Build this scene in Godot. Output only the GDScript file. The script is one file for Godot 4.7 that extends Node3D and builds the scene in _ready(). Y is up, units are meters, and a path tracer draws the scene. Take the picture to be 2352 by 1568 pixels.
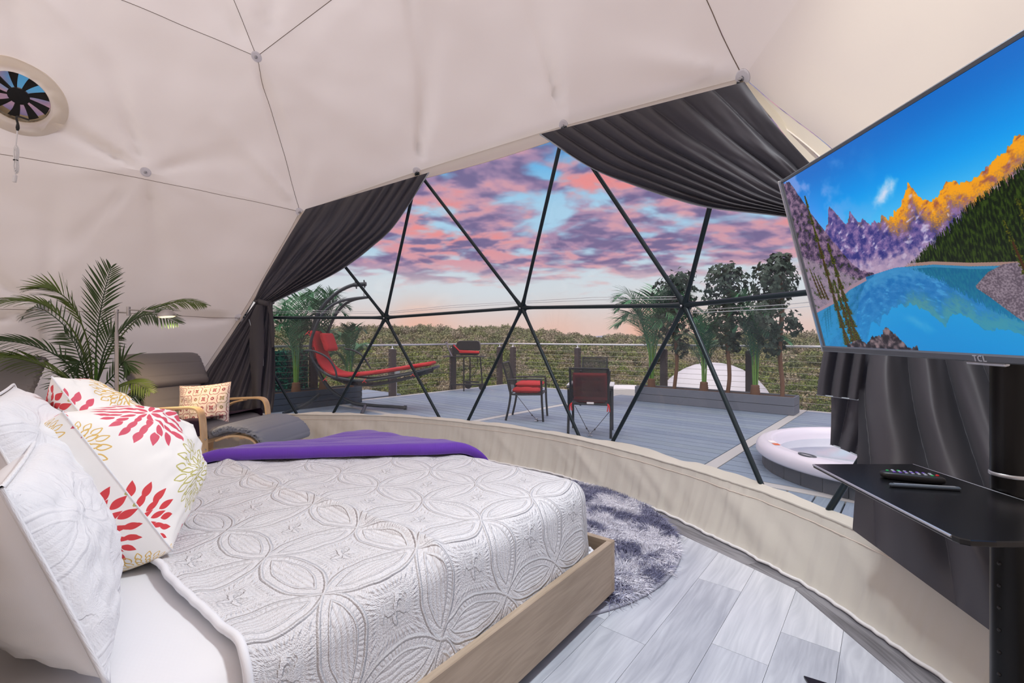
extends Node3D
# A glamping dome: bedroom inside a geodesic tent, deck and hills outside. World: y up, camera at (0, HE, 0) looking along -z; "f" below means metres forward of it.
const HE := 1.2486
const FX := 1065.37
const CX := 1176.0
const CY := 777.16
const RD := 4.25
const DC := Vector3(-2.364, 0.765, -1.365)
const YAW := -0.0042
const BU := Vector3(0.62, 0, -0.785)    # bed: towards the foot
const BV := Vector3(-0.785, 0, -0.62)   # bed: away from the camera
const BC := Vector3(0.49, 0, -2.21)     # bed: foot corner next to the camera
const DO := Vector3(-0.13, 0, -12.87)   # deck: far corner
const DA := Vector3(0.66, 0, -0.7513)   # deck: along the breaker boards
const DB := Vector3(0.7513, 0, 0.66)    # deck: along the boards
var used := {}
var rng := RandomNumberGenerator.new()
var M := {}
var dw: Array[Vector3] = []
var dh: Array[Vector3] = []
var db: Array[Vector3] = []
var dz: Array[Vector3] = []
var dt: Array[Vector3] = []
var zen: Vector3

func _ready() -> void:
	rng.seed = 7
	var cam := Camera3D.new()
	cam.name = "camera"
	cam.projection = Camera3D.PROJECTION_FRUSTUM
	cam.near = 0.05
	cam.far = 9000.0
	cam.size = 2.0 * 0.05 * 784.0 / FX
	cam.frustum_offset = Vector2(0, -6.84 / FX * 0.05)
	cam.position = Vector3(0, HE, 0)
	add_child(cam)
	cam.current = true
	var we := WorldEnvironment.new()
	we.name = "environment"
	var env := Environment.new()
	env.background_mode = Environment.BG_SKY
	env.sky = Sky.new()
	var pano := PanoramaSkyMaterial.new()
	pano.panorama = make_sky()
	env.sky.sky_material = pano
	env.background_energy_multiplier = 1.0
	env.tonemap_mode = Environment.TONE_MAPPER_LINEAR
	env.tonemap_exposure = EXPOSURE
	env.sdfgi_enabled = true
	env.ssao_enabled = true
	env.ssil_enabled = true
	we.environment = env
	add_child(we)
	# the last daylight, spread by thin cloud, from behind and above the tent
	var sun := DirectionalLight3D.new()
	sun.name = "sun"
	sun.light_color = Color(1.0, 0.965, 0.915)
	sun.light_energy = SUN
	sun.light_angular_distance = 110.0
	sun.shadow_enabled = true
	sun.rotation = Vector3(deg_to_rad(-68), deg_to_rad(-30), 0)
	sun.sky_mode = DirectionalLight3D.SKY_MODE_LIGHT_ONLY
	add_child(sun)
	room_lamp()
	materials()
	dome_points()
	dome()
	window_wall()
	skirt()
	floor_inside()
	deck()
	curtains()
	bed()
	pillows()
	armchairs()
	lamp_and_plant()
	television()
	rug()
	fan()
	railing()
	planters()
	lounger()
	grill()
	deck_chairs()
	hot_tub()
	beyond()

# ------------------------------------------------------------------ helpers
func at(px: float, py: float, f: float) -> Vector3:
	return Vector3((px - CX) / FX * f, HE - (py - CY) / FX * f, -f)

func sp(px: float, py: float, r: float) -> Vector3:
	var d := Vector3((px - CX) / FX, (CY - py) / FX, -1.0)
	var c := DC - Vector3(0, HE, 0)
	var a := d.dot(d)
	var b := -2.0 * d.dot(c)
	var k := c.dot(c) - r * r
	return d * ((-b + sqrt(maxf(b * b - 4.0 * a * k, 0.0))) / (2.0 * a)) + Vector3(0, HE, 0)

func bed_at(a: float, b: float, y: float) -> Vector3:   # a: along the bed from its foot (negative towards the head), b: across from the near side
	return BC + BU * a + BV * b + Vector3(0, y, 0)

func dk(s: float, t: float, y: float) -> Vector3:
	return DO + DA * s + DB * t + Vector3(0, y, 0)

func V(x: float, y: float, f: float) -> Vector3:
	return Vector3(x, y, -f)

class G:
	var v := PackedVector3Array()
	var n := PackedVector3Array()
	var uv := PackedVector2Array()
	var col := PackedColorArray()
	var ix := PackedInt32Array()
	var tint := Color.WHITE
	var tinted := false

	func grid(p: PackedVector3Array, w: int, uvs := PackedVector2Array(), wrap := false, flip := false) -> void:
		var h := p.size() / w
		var o := v.size()
		var nn := PackedVector3Array()
		nn.resize(p.size())
		for y in h - 1:
			for x in w - 1:
				var a := y * w + x
				var b := a + 1
				var c := a + w
				var d := c + 1
				var q := [a, b, d, a, d, c] if not flip else [a, d, b, a, c, d]
				for k in [0, 3]:
					var i0: int = q[k]
					var i1: int = q[k + 1]
					var i2: int = q[k + 2]
					var fn := (p[i2] - p[i0]).cross(p[i1] - p[i0])
					nn[i0] += fn
					nn[i1] += fn
					nn[i2] += fn
					ix.append(o + i0)
					ix.append(o + i1)
					ix.append(o + i2)
		if wrap:
			for y in h:
				var s := nn[y * w] + nn[y * w + w - 1]
				nn[y * w] = s
				nn[y * w + w - 1] = s
		for k in p.size():
			v.append(p[k])
			n.append(nn[k].normalized() if nn[k].length_squared() > 1e-20 else Vector3.UP)
			uv.append(uvs[k] if uvs.size() else Vector2(float(k % w) / (w - 1), float(k / w) / maxi(h - 1, 1)))
			col.append(tint)

	func poly(p: PackedVector3Array, uvs := PackedVector2Array()) -> void:   # flat, convex, seen clockwise
		var o := v.size()
		var fn := Vector3.ZERO
		for k in range(1, p.size() - 1):
			fn += (p[k + 1] - p[0]).cross(p[k] - p[0])
		fn = fn.normalized()
		for k in p.size():
			v.append(p[k])
			n.append(fn)
			uv.append(uvs[k] if uvs.size() else Vector2(p[k].x, p[k].z))
			col.append(tint)
		for k in range(1, p.size() - 1):
			ix.append(o)
			ix.append(o + k)
			ix.append(o + k + 1)

	func tri_flat(a: Vector3, b: Vector3, c: Vector3) -> void:
		poly(PackedVector3Array([a, b, c]))

	func box(c: Vector3, s: Vector3, bs := Basis.IDENTITY, bev := 0.004) -> void:
		bev = minf(bev, minf(s.x, minf(s.y, s.z)) * 0.4)
		var hs := s * 0.5
		var ins := hs - Vector3.ONE * bev
		for ax in 3:
			var e1 := Vector3.ZERO
			var e2 := Vector3.ZERO
			var e0 := Vector3.ZERO
			e0[ax] = 1.0
			e1[(ax + 1) % 3] = 1.0
			e2[(ax + 2) % 3] = 1.0
			for sg in [-1.0, 1.0]:
				var q := PackedVector3Array()
				var uq := PackedVector2Array()
				for k in [[-1, -1], [1, -1], [1, 1], [-1, 1]]:
					var l: Vector3 = e0 * hs[ax] * sg + e1 * ins[(ax + 1) % 3] * k[0] + e2 * ins[(ax + 2) % 3] * k[1]
					q.append(c + bs * l)
					uq.append(_buv(l, ax))
				if sg > 0:
					q.reverse()
					uq.reverse()
				poly(q, uq)
			# edges parallel to this axis
			for k in [[-1, -1], [1, -1], [1, 1], [-1, 1]]:
				var i1 := (ax + 1) % 3
				var i2 := (ax + 2) % 3
				var p1: Vector3 = e1 * hs[i1] * k[0] + e2 * ins[i2] * k[1]
				var p2: Vector3 = e1 * ins[i1] * k[0] + e2 * hs[i2] * k[1]
				var d := e0 * ins[ax]
				var q := PackedVector3Array([c + bs * (p1 - d), c + bs * (p1 + d), c + bs * (p2 + d), c + bs * (p2 - d)])
				var out: Vector3 = bs * (e1 * k[0] + e2 * k[1])
				if (q[2] - q[0]).cross(q[1] - q[0]).dot(out) < 0:
					q.reverse()
				poly(q, PackedVector2Array([_buv(p1 - d, i1), _buv(p1 + d, i1), _buv(p2 + d, i1), _buv(p2 - d, i1)]))
		for sx in [-1, 1]:
			for sy in [-1, 1]:
				for sz in [-1, 1]:
					var g := Vector3(sx, sy, sz)
					var q := PackedVector3Array()
					for ax in 3:
						var l := ins * g
						l[ax] = hs[ax] * g[ax]
						q.append(c + bs * l)
					if (q[2] - q[0]).cross(q[1] - q[0]).dot(bs * g) < 0:
						q.reverse()
					poly(q)

	func _buv(l: Vector3, ax: int) -> Vector2:
		return Vector2(l.z, l.y) if ax == 0 else Vector2(l.x, l.z) if ax == 1 else Vector2(l.x, l.y)

	func tube(path: Array, r, sides := 10, caps := true, flat := 1.0, closed := false, up0 := Vector3.UP) -> void:
		var m := path.size()
		var p := PackedVector3Array()
		var us := PackedVector2Array()
		var nx := Vector3.ZERO
		var run := 0.0
		for k in m:
			var t: Vector3
			if closed:
				t = path[(k + 1) % m] - path[(k - 1 + m) % m]
				if k == m - 1:
					t = path[1] - path[k - 1]
				elif k == 0:
					t = path[1] - path[m - 2]
			else:
				t = path[mini(k + 1, m - 1)] - path[maxi(k - 1, 0)]
			t = t.normalized()
			if k == 0:
				nx = up0 if absf(t.dot(up0)) < 0.95 else Vector3.RIGHT
			nx = (nx - t * nx.dot(t)).normalized()
			var ny := t.cross(nx)
			var rad: float = r[k] if r is Array else r
			if k > 0:
				run += (path[k] - path[k - 1]).length()
			for s in sides + 1:
				var a := TAU * s / sides
				p.append(path[k] + (nx * cos(a) + ny * sin(a) * flat) * rad)
				us.append(Vector2(run, float(s) / sides * 0.2))
		grid(p, sides + 1, us, true, false)
		if caps and not closed:
			for e in [0, m - 1]:
				var q := PackedVector3Array()
				for s in sides:
					q.append(p[e * (sides + 1) + s])
				if e != 0:
					q.reverse()
				poly(q)

	func lathe(prof: Array, seg: int, xf := Transform3D.IDENTITY, closed := false) -> void:   # profile of Vector2(radius, height), bottom to top outside
		var p := PackedVector3Array()
		for k in prof.size():
			for s in seg + 1:
				var a := TAU * s / seg
				p.append(xf * Vector3(prof[k].x * cos(a), prof[k].y, prof[k].x * sin(a)))
		grid(p, seg + 1, PackedVector2Array(), true, false)

	func prism(pts: PackedVector2Array, depth: float, xf := Transform3D.IDENTITY, bev := 0.0) -> void:   # outline in xy, extruded along z from 0 to depth
		var q := pts.duplicate()
		if Geometry2D.is_polygon_clockwise(q):
			q.reverse()
		var ins := q
		if bev > 0.0:
			var off := Geometry2D.offset_polygon(q, -bev, Geometry2D.JOIN_MITER)
			if off.size() == 1 and off[0].size() == q.size():
				ins = off[0]
				var bi := 0
				for k in q.size():
					if ins[k].distance_to(q[0]) < ins[bi].distance_to(q[0]):
						bi = k
				var r2 := PackedVector2Array()
				for k in q.size():
					r2.append(ins[(bi + k) % q.size()])
				ins = r2
			else:
				bev = 0.0
		var tri := Geometry2D.triangulate_polygon(ins)
		for side in 2:
			var z := depth if side else 0.0
			var o := v.size()
			var nn: Vector3 = (xf.basis * Vector3(0, 0, 1 if side else -1)).normalized()
			for k in ins.size():
				v.append(xf * Vector3(ins[k].x, ins[k].y, z))
				n.append(nn)
				uv.append(ins[k])
				col.append(tint)
			for k in range(0, tri.size(), 3):
				var a := v[o + tri[k]]
				var fl := (v[o + tri[k + 2]] - a).cross(v[o + tri[k + 1]] - a).dot(nn) < 0
				ix.append(o + tri[k])
				ix.append(o + tri[k + 2 if fl else k + 1])
				ix.append(o + tri[k + 1 if fl else k + 2])
		for k in q.size():
			var k2 := (k + 1) % q.size()
			var rows := [[ins, 0.0, q, bev], [q, bev, q, depth - bev], [q, depth - bev, ins, depth]] if bev > 0.0 else [[q, 0.0, q, depth]]
			for rw in rows:
				var a := xf * Vector3(rw[0][k].x, rw[0][k].y, rw[1])
				var b := xf * Vector3(rw[0][k2].x, rw[0][k2].y, rw[1])
				var c := xf * Vector3(rw[2][k2].x, rw[2][k2].y, rw[3])
				var d := xf * Vector3(rw[2][k].x, rw[2][k].y, rw[3])
				var l := q[k].distance_to(q[k2])
				poly(PackedVector3Array([d, c, b, a]), PackedVector2Array([Vector2(q[k].x, rw[3]), Vector2(q[k].x + l, rw[3]), Vector2(q[k].x + l, rw[1]), Vector2(q[k].x, rw[1])]))

	func blob(c: Vector3, s: Vector3, bs := Basis.IDENTITY, seg := 10, rings := 6, e := 1.0) -> void:   # superellipsoid
		var p := PackedVector3Array()
		for j in rings + 1:
			var la := -PI / 2 + PI * j / rings
			for k in seg + 1:
				var lo := TAU * k / seg
				var q := Vector3(_se(cos(la), e) * _se(cos(lo), e), _se(sin(la), e), _se(cos(la), e) * _se(sin(lo), e))
				p.append(c + bs * (q * s))
		grid(p, seg + 1, PackedVector2Array(), true, false)

	func _se(x: float, e: float) -> float:
		return signf(x) * pow(absf(x), e)

	func mesh() -> ArrayMesh:
		var a := []
		a.resize(Mesh.ARRAY_MAX)
		a[Mesh.ARRAY_VERTEX] = v
		a[Mesh.ARRAY_NORMAL] = n
		a[Mesh.ARRAY_TEX_UV] = uv
		if tinted:
			a[Mesh.ARRAY_COLOR] = col
		a[Mesh.ARRAY_INDEX] = ix
		var m := ArrayMesh.new()
		m.add_surface_from_arrays(Mesh.PRIMITIVE_TRIANGLES, a)
		return m

func spline(pts: Array, n: int) -> Array:   # Catmull-Rom through the points
	var o := []
	for k in pts.size() - 1:
		var p0 = pts[maxi(k - 1, 0)]
		var p1 = pts[k]
		var p2 = pts[k + 1]
		var p3 = pts[mini(k + 2, pts.size() - 1)]
		for j in n:
			var t := float(j) / n
			o.append((p1 * 2.0 + (p2 - p0) * t + (p0 * 2.0 - p1 * 5.0 + p2 * 4.0 - p3) * t * t + (p1 * 3.0 - p0 - p2 * 3.0 + p3) * t * t * t) * 0.5)
	o.append(pts[-1])
	return o

func along(pts: Array, t: float):   # a point at the share t of a polyline, by its number of points
	var x := clampf(t, 0.0, 1.0) * (pts.size() - 1)
	var k := mini(int(x), pts.size() - 2)
	return pts[k] + (pts[k + 1] - pts[k]) * (x - k)

func numbered(nm: String) -> String:
	used[nm] = used.get(nm, -1) + 1
	return nm if used[nm] == 0 else "%s_%03d" % [nm, used[nm]]

func tag(o: Node3D, label: String, cat := "", group := "") -> Node3D:
	if label:
		o.set_meta("label", label)
	if cat:
		o.set_meta("category", cat)
	if group:
		o.set_meta("group", group)
	return o

func thing(nm: String, label: String, cat: String, pos := Vector3.ZERO, yaw := 0.0, group := "") -> Node3D:
	var o := Node3D.new()
	o.name = numbered(nm)
	add_child(o)
	o.position = pos
	o.rotation.y = yaw
	tag(o, label, cat, group)
	return o

func part(nm: String, g: G, m: Material, parent: Node3D, label := "", kind := "") -> MeshInstance3D:
	var o := MeshInstance3D.new()
	o.name = nm
	o.mesh = g.mesh()
	o.material_override = null
	o.mesh.surface_set_material(0, m)
	parent.add_child(o, true)
	if label:
		o.set_meta("label", label)
	if kind:
		o.set_meta("kind", kind)
	return o

func meshpart(nm: String, mesh: Mesh, m: Material, parent: Node3D, xf := Transform3D.IDENTITY) -> MeshInstance3D:
	var o := MeshInstance3D.new()
	o.name = nm
	o.mesh = mesh
	o.set_surface_override_material(0, m)
	o.transform = xf
	parent.add_child(o, true)
	return o

func struct_node(nm: String, label := "", cat := "") -> Node3D:
	var o := Node3D.new()
	o.name = nm
	add_child(o)
	o.set_meta("kind", "structure")
	tag(o, label, cat)
	return o

func copy(o: Node3D, nm: String, pos: Vector3, yaw: float, label: String, group := "") -> Node3D:
	var c := o.duplicate()
	c.name = numbered(nm)
	add_child(c)
	c.position = pos
	c.rotation.y = yaw
	tag(c, label, "", group)
	return c

func lay(up: Vector3, fwd: Vector3) -> Basis:   # local y -> up, local z roughly -> fwd
	var y := up.normalized()
	var x := y.cross(fwd).normalized()
	return Basis(x, y, x.cross(y))

func sstep(a: float, b: float, x: float) -> float:
	var t := clampf((x - a) / (b - a), 0.0, 1.0)
	return t * t * (3.0 - 2.0 * t)

func noise(sd: int, fr: float, oct := 4) -> FastNoiseLite:
	var n := FastNoiseLite.new()
	n.seed = sd
	n.frequency = fr
	n.noise_type = FastNoiseLite.TYPE_SIMPLEX_SMOOTH
	n.fractal_type = FastNoiseLite.FRACTAL_FBM
	n.fractal_octaves = oct
	return n

func image_of(w: int, h: int, f: Callable) -> ImageTexture:   # f(u, v) -> Color, u and v from 0 to 1
	var d := PackedByteArray()
	d.resize(w * h * 3)
	var k := 0
	for y in h:
		for x in w:
			var c: Color = f.call((x + 0.5) / w, (y + 0.5) / h)
			d[k] = clampi(int(c.r * 255.0), 0, 255)
			d[k + 1] = clampi(int(c.g * 255.0), 0, 255)
			d[k + 2] = clampi(int(c.b * 255.0), 0, 255)
			k += 3
	return ImageTexture.create_from_image(Image.create_from_data(w, h, false, Image.FORMAT_RGB8, d))

func height_of(w: int, h: int, f: Callable) -> ImageTexture:
	var d := PackedByteArray()
	d.resize(w * h)
	var k := 0
	for y in h:
		for x in w:
			d[k] = clampi(int(float(f.call((x + 0.5) / w, (y + 0.5) / h)) * 255.0), 0, 255)
			k += 1
	return ImageTexture.create_from_image(Image.create_from_data(w, h, false, Image.FORMAT_L8, d))

func tile_noise(n: FastNoiseLite, u: float, v: float, a: float, b: float) -> float:   # seamless in u and v
	var x := TAU * u
	var y := TAU * v
	return n.get_noise_3d(cos(x) * a + cos(y) * b * 0.7, sin(x) * a + sin(y) * b * 0.7 + 31.0, cos(y + 0.6) * b + sin(x + 0.3) * a * 0.5)
# ------------------------------------------------------------------ sky
const EXPOSURE := 1.0
const SUN := 1.22

func make_sky() -> ImageTexture:   # sunset cloud all round; sampled finest where there is most detail
	var w := 4096
	var h := 2048
	var n1 := noise(11, 1.0, 5)
	var n2 := noise(23, 1.0, 3)
	var n3 := noise(5, 1.0, 2)
	var d := PackedFloat32Array()
	d.resize(w * h * 3)
	var low := Color(0.80, 0.62, 0.58).srgb_to_linear()
	var half := h / 2 + 16
	for y in range(half, h):
		for q in range(y * w * 3, (y + 1) * w * 3, 3):
			d[q] = low.r
			d[q + 1] = low.g
			d[q + 2] = low.b
	var y := 0
	while y < half:
		var fine_row := y > h / 2 - 400
		var x := 0
		while x < w:
			var fine := fine_row and (x < 560 or x > w - 560)
			var st := 1 if fine else 4
			var c := sky_color((x + st * 0.5) / w * TAU, (0.5 - (y + (0.5 if fine_row else 2.0)) / h) * PI, n1, n2, n3)
			for j in (1 if fine_row else 4):
				if y + j >= half:
					break
				for i in st:
					var q := ((y + j) * w + x + i) * 3
					d[q] = c.r
					d[q + 1] = c.g
					d[q + 2] = c.b
			x += st
		y += 1 if fine_row else 4
	return ImageTexture.create_from_image(Image.create_from_data(w, h, false, Image.FORMAT_RGBF, d.to_byte_array()))

func sky_color(az: float, el: float, n1: FastNoiseLite, n2: FastNoiseLite, n3: FastNoiseLite) -> Color:
	var se := sin(el)
	var ce := cos(el)
	var inv := 1.0 / (maxf(se, 0.0) + 0.16)
	var deg := rad_to_deg(el)
	var base := Color(0.89, 0.77, 0.73)
	if deg < 6.0:
		base = base.lerp(Color(0.83, 0.86, 0.885), sstep(0.5, 6.0, deg))
	else:
		base = Color(0.83, 0.86, 0.885).lerp(Color(0.66, 0.82, 0.92), sstep(6.0, 13.0, deg)).lerp(Color(0.30, 0.66, 0.90), sstep(15.0, 24.0, deg)).lerp(Color(0.45, 0.66, 0.88), sstep(32.0, 80.0, deg))
	var dx := sin(az) * ce
	var dy := cos(az) * ce
	var X := dx * inv
	var Z := dy * inv
	var warp := n3.get_noise_2d(X * 0.9, Z * 0.9) * 0.35
	var cover := sstep(3.5, 9.5, deg) * 0.95 + 0.02
	var a := n1.get_noise_3d(X * 2.3 + warp, Z * 3.2 - warp, 3.0) * 0.5 + 0.5
	var b := n1.get_noise_3d(X * 4.0 - 7.0, Z * 5.6 + warp * 2.0, 9.0)
	var dens := sstep(0.33, 0.58, a + (cover - 0.8) * 0.5 + b * 0.10) * cover
	var hot := n2.get_noise_2d(X * 0.9 + 17.0, Z * 1.1 - 4.0)
	var cl := Color(0.44, 0.37, 0.54).lerp(Color(0.66, 0.51, 0.64), sstep(-0.30, 0.10, b))
	cl = cl.lerp(Color(0.87, 0.61, 0.65), sstep(-0.02, 0.34, b + hot * 0.55) * 0.85)
	cl = cl.lerp(Color(0.97, 0.53, 0.51), sstep(0.22, 0.6, hot + b * 0.6) * sstep(8.0, 14.0, deg) * 0.9)
	cl = cl.lerp(Color(0.90, 0.72, 0.70), 1.0 - sstep(4.0, 10.0, deg))
	var c := base.lerp(cl, dens * 0.93)
	if deg < 7.0:
		var peach := sstep(0.0, 0.5, n3.get_noise_2d(dx * 2.0 + 3.0, dy * 2.0)) * (1.0 - sstep(1.0, 7.0, deg))
		c = c.lerp(Color(0.96, 0.68, 0.56), peach * 0.75)
	return c.srgb_to_linear()

func room_lamp() -> void:   # hangs from the dome, above the frame
	var t := thing("pendant_lamp", "white dome-shaded pendant lamp hanging on a cord above the floor beside the bed", "lamp", V(0.55, 0, 1.5))
	var g := G.new()
	g.lathe([Vector2(0.24, 3.36), Vector2(0.235, 3.40), Vector2(0.20, 3.50), Vector2(0.12, 3.58), Vector2(0.03, 3.61), Vector2(0.03, 3.66), Vector2(0, 3.66)], 36)
	var m2 := StandardMaterial3D.new()
	m2.albedo_color = Color(0.9, 0.9, 0.9)
	part("lamp_shade", g, m2, t)
	g = G.new()
	g.lathe([Vector2(0, 3.385), Vector2(0.20, 3.39), Vector2(0.21, 3.40), Vector2(0.20, 3.41), Vector2(0, 3.42)], 32)
	var m := StandardMaterial3D.new()
	m.albedo_color = Color(0.95, 0.95, 0.95)
	m.emission_enabled = true
	m.emission = Color(0.96, 0.98, 1.0)
	m.emission_energy_multiplier = 2.0
	part("lamp_diffuser", g, m, t)
	g = G.new()
	g.tube([Vector3(0, 3.65, 0), Vector3(0, 4.3, 0)], 0.008, 8)
	part("lamp_cord", g, m2, t)
	var l := SpotLight3D.new()
	l.name = "pendant_light"
	l.position = Vector3(0, 3.355, 0)
	l.rotation.x = -PI / 2
	l.spot_angle = 66.0
	l.spot_angle_attenuation = 0.7
	l.light_color = Color(0.955, 0.98, 1.0)
	l.light_energy = ROOM
	l.light_size = 0.2
	l.spot_range = 14.0
	l.spot_attenuation = 2.0
	l.shadow_enabled = true
	t.add_child(l)

const ROOM := 7.6
# ------------------------------------------------------------------ materials
func mat(key: String, c: Color, rough := 0.6, metal := 0.0) -> StandardMaterial3D:
	var m := StandardMaterial3D.new()
	m.resource_name = key
	m.albedo_color = c
	m.roughness = rough
	m.metallic = metal
	M[key] = m
	return m

func relief(m: StandardMaterial3D, t: Texture2D, cm: float) -> void:
	m.heightmap_enabled = true
	m.heightmap_texture = t
	m.heightmap_scale = cm

func sheen(m: StandardMaterial3D, k: float) -> void:
	m.rim_enabled = true
	m.rim = k
	m.rim_tint = 0.5

func wood(key: String, light: Color, dark: Color, sd: int, stretch: float, contrast: float, w := 768, h := 192) -> StandardMaterial3D:
	var n := noise(sd, 1.0, 4)
	var n2 := noise(sd + 1, 1.0, 2)
	var t := image_of(w, h, func(u: float, v: float) -> Color:
		var b := tile_noise(n2, u, v, 0.35, 0.8)
		var g := n.get_noise_3d(cos(TAU * u) * stretch, sin(TAU * u) * stretch, v * 24.0 + b * 1.2 + sin(TAU * v))
		var k := clampf(0.5 + g * contrast + b * contrast * 0.9, 0.0, 1.0)
		return light.lerp(dark, k))
	var m := mat(key, Color.WHITE, 0.5)
	m.albedo_texture = t
	relief(m, t, -0.05)
	return m

func materials() -> void:
	var wv := height_of(128, 128, func(u: float, v: float) -> float: return 0.5 + 0.22 * sin(u * TAU * 16.0) * signf(sin(v * TAU * 8.0 + 0.01)) + 0.2 * sin(v * TAU * 16.0))
	var fz := noise(3, 1.0, 4)
	var fuzz := height_of(256, 256, func(u: float, v: float) -> float: return 0.5 + 0.5 * tile_noise(fz, u, v, 3.0, 3.0))
	var m := mat("canvas", Color(0.875, 0.82, 0.715), 0.85)
	m.backlight_enabled = true
	m.backlight = Color(0.95, 0.95, 0.95)
	m = mat("skirt", Color(0.80, 0.785, 0.745), 0.8)
	relief(m, fuzz, 0.02)
	m = mat("cord_white", Color(0.9, 0.9, 0.9), 0.6)
	m = mat("seam", Color(0.48, 0.42, 0.36), 0.8)
	m = mat("seam_light", Color(0.88, 0.83, 0.78), 0.8)
	m = mat("washer", Color(0.90, 0.90, 0.93), 0.45)
	m = mat("steel", Color(0.75, 0.76, 0.78), 0.25, 1.0)
	m = mat("strut", Color(0.11, 0.17, 0.195), 0.3, 0.3)
	m = mat("vinyl", Color(0.93, 0.96, 1.0, 0.035), 0.02)
	m.transparency = BaseMaterial3D.TRANSPARENCY_ALPHA
	m.metallic_specular = 0.4
	m = mat("weld", Color(0.8, 0.82, 0.84), 0.3)
	m = mat("curtain", Color(0.27, 0.26, 0.275), 0.6)
	m.backlight_enabled = true
	m.backlight = Color(0.16, 0.18, 0.22)
	relief(m, fuzz, 0.015)
	sheen(m, 0.12)
	m.cull_mode = BaseMaterial3D.CULL_DISABLED
	m = mat("curtain_edge", Color(0.70, 0.73, 0.76), 0.6)
	wood("plank_a", Color(0.81, 0.83, 0.86), Color(0.69, 0.71, 0.75), 41, 0.5, 0.6)
	wood("plank_b", Color(0.79, 0.81, 0.84), Color(0.655, 0.675, 0.715), 52, 0.7, 0.6)
	wood("plank_c", Color(0.85, 0.865, 0.89), Color(0.75, 0.77, 0.80), 63, 0.4, 0.6)
	wood("plank_dark", Color(0.56, 0.56, 0.58), Color(0.35, 0.35, 0.37), 71, 0.6, 0.8)
	for k in ["plank_a", "plank_b", "plank_c", "plank_dark"]:
		M[k].roughness = 0.42
		M[k].uv1_scale = Vector3(0.8, 2.2, 1)
	wood("bed_wood", Color(0.74, 0.665, 0.58), Color(0.64, 0.565, 0.48), 81, 0.8, 0.55).uv1_scale = Vector3(0.9, 2.4, 1)
	wood("birch", Color(0.93, 0.82, 0.66), Color(0.84, 0.70, 0.52), 91, 0.6, 0.5, 384, 96).uv1_scale = Vector3(2, 4, 1)
	m = mat("wood_inside", Color(0.45, 0.38, 0.34), 0.7)
	m = mat("sheet", Color(0.92, 0.92, 0.93), 0.75)
	relief(m, wv, 0.01)
	m.uv1_scale = Vector3(6, 6, 1)
	sheen(m, 0.2)
	quilt_material()
	m = mat("throw", Color(0.37, 0.17, 0.64), 0.8)
	relief(m, fuzz, 0.12)
	m.uv1_scale = Vector3(5, 2, 1)
	m.rim_enabled = true
	m.rim = 1.0
	m.rim_tint = 0.08
	m = mat("floral", Color.WHITE, 0.6)
	m.albedo_texture = floral_print()
	m = mat("tile_print", Color.WHITE, 0.75)
	m.albedo_texture = tile_print()
	m = mat("chair_cloth", Color(0.50, 0.49, 0.49), 0.7)
	relief(m, fuzz, 0.03)
	sheen(m, 0.25)
	m = mat("stool_cloth", Color(0.52, 0.545, 0.585), 0.7)
	relief(m, fuzz, 0.03)
	m = mat("cloth_seam", Color(0.26, 0.25, 0.25), 0.9)
	m = mat("plum_cloth", Color(0.17, 0.08, 0.18), 0.85)
	m = mat("lamp_steel", Color(0.72, 0.71, 0.70), 0.3, 0.85)
	m = mat("white_gloss", Color(0.93, 0.93, 0.92), 0.35)
	m = mat("palm_leaf", Color(0.13, 0.24, 0.09), 0.5)
	m.cull_mode = BaseMaterial3D.CULL_DISABLED
	m.backlight_enabled = true
	m.backlight = Color(0.25, 0.3, 0.12)
	m = mat("palm_leaf_light", Color(0.29, 0.37, 0.12), 0.5)
	m.cull_mode = BaseMaterial3D.CULL_DISABLED
	m.backlight_enabled = true
	m.backlight = Color(0.3, 0.35, 0.12)
	m = mat("palm_stem", Color(0.36, 0.55, 0.20), 0.5)
	m = mat("palm_trunk", Color(0.40, 0.29, 0.21), 0.9)
	m = mat("out_palm", Color(0.28, 0.53, 0.36), 0.55)
	m.cull_mode = BaseMaterial3D.CULL_DISABLED
	m = mat("out_palm_dark", Color(0.16, 0.35, 0.26), 0.55)
	m.cull_mode = BaseMaterial3D.CULL_DISABLED
	m = mat("ivy_leaf", Color(0.13, 0.235, 0.185), 0.6)
	m.cull_mode = BaseMaterial3D.CULL_DISABLED
	m = mat("hedge_leaf", Color(0.14, 0.52, 0.44), 0.6)
	m.cull_mode = BaseMaterial3D.CULL_DISABLED
	m = mat("black_metal", Color(0.075, 0.078, 0.085), 0.38, 0.4)
	m = mat("pole_black", Color(0.055, 0.055, 0.062), 0.3, 0.5)
	m = mat("shelf_black", Color(0.05, 0.05, 0.055), 0.25)
	m = mat("edge_silver", Color(0.80, 0.81, 0.83), 0.3, 0.8)
	m = mat("tv_bezel", Color(0.42, 0.44, 0.47), 0.35, 0.6)
	m = mat("plastic_black", Color(0.045, 0.045, 0.05), 0.45)
	m = mat("button_grey", Color(0.55, 0.56, 0.6), 0.5)
	m = mat("button_green", Color(0.1, 0.6, 0.3), 0.5)
	m = mat("button_red", Color(0.8, 0.1, 0.1), 0.5)
	m = mat("button_purple", Color(0.36, 0.2, 0.62), 0.5)
	var dn := noise(33, 1.0, 3)
	var dtx := image_of(256, 64, func(u: float, v: float) -> Color:
		var k := 0.5 + 0.5 * dn.get_noise_3d(cos(TAU * u) * 0.8, sin(TAU * u) * 0.8, v * 16.0)
		return Color(0.44, 0.51, 0.59).lerp(Color(0.54, 0.61, 0.68), k))
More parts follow.
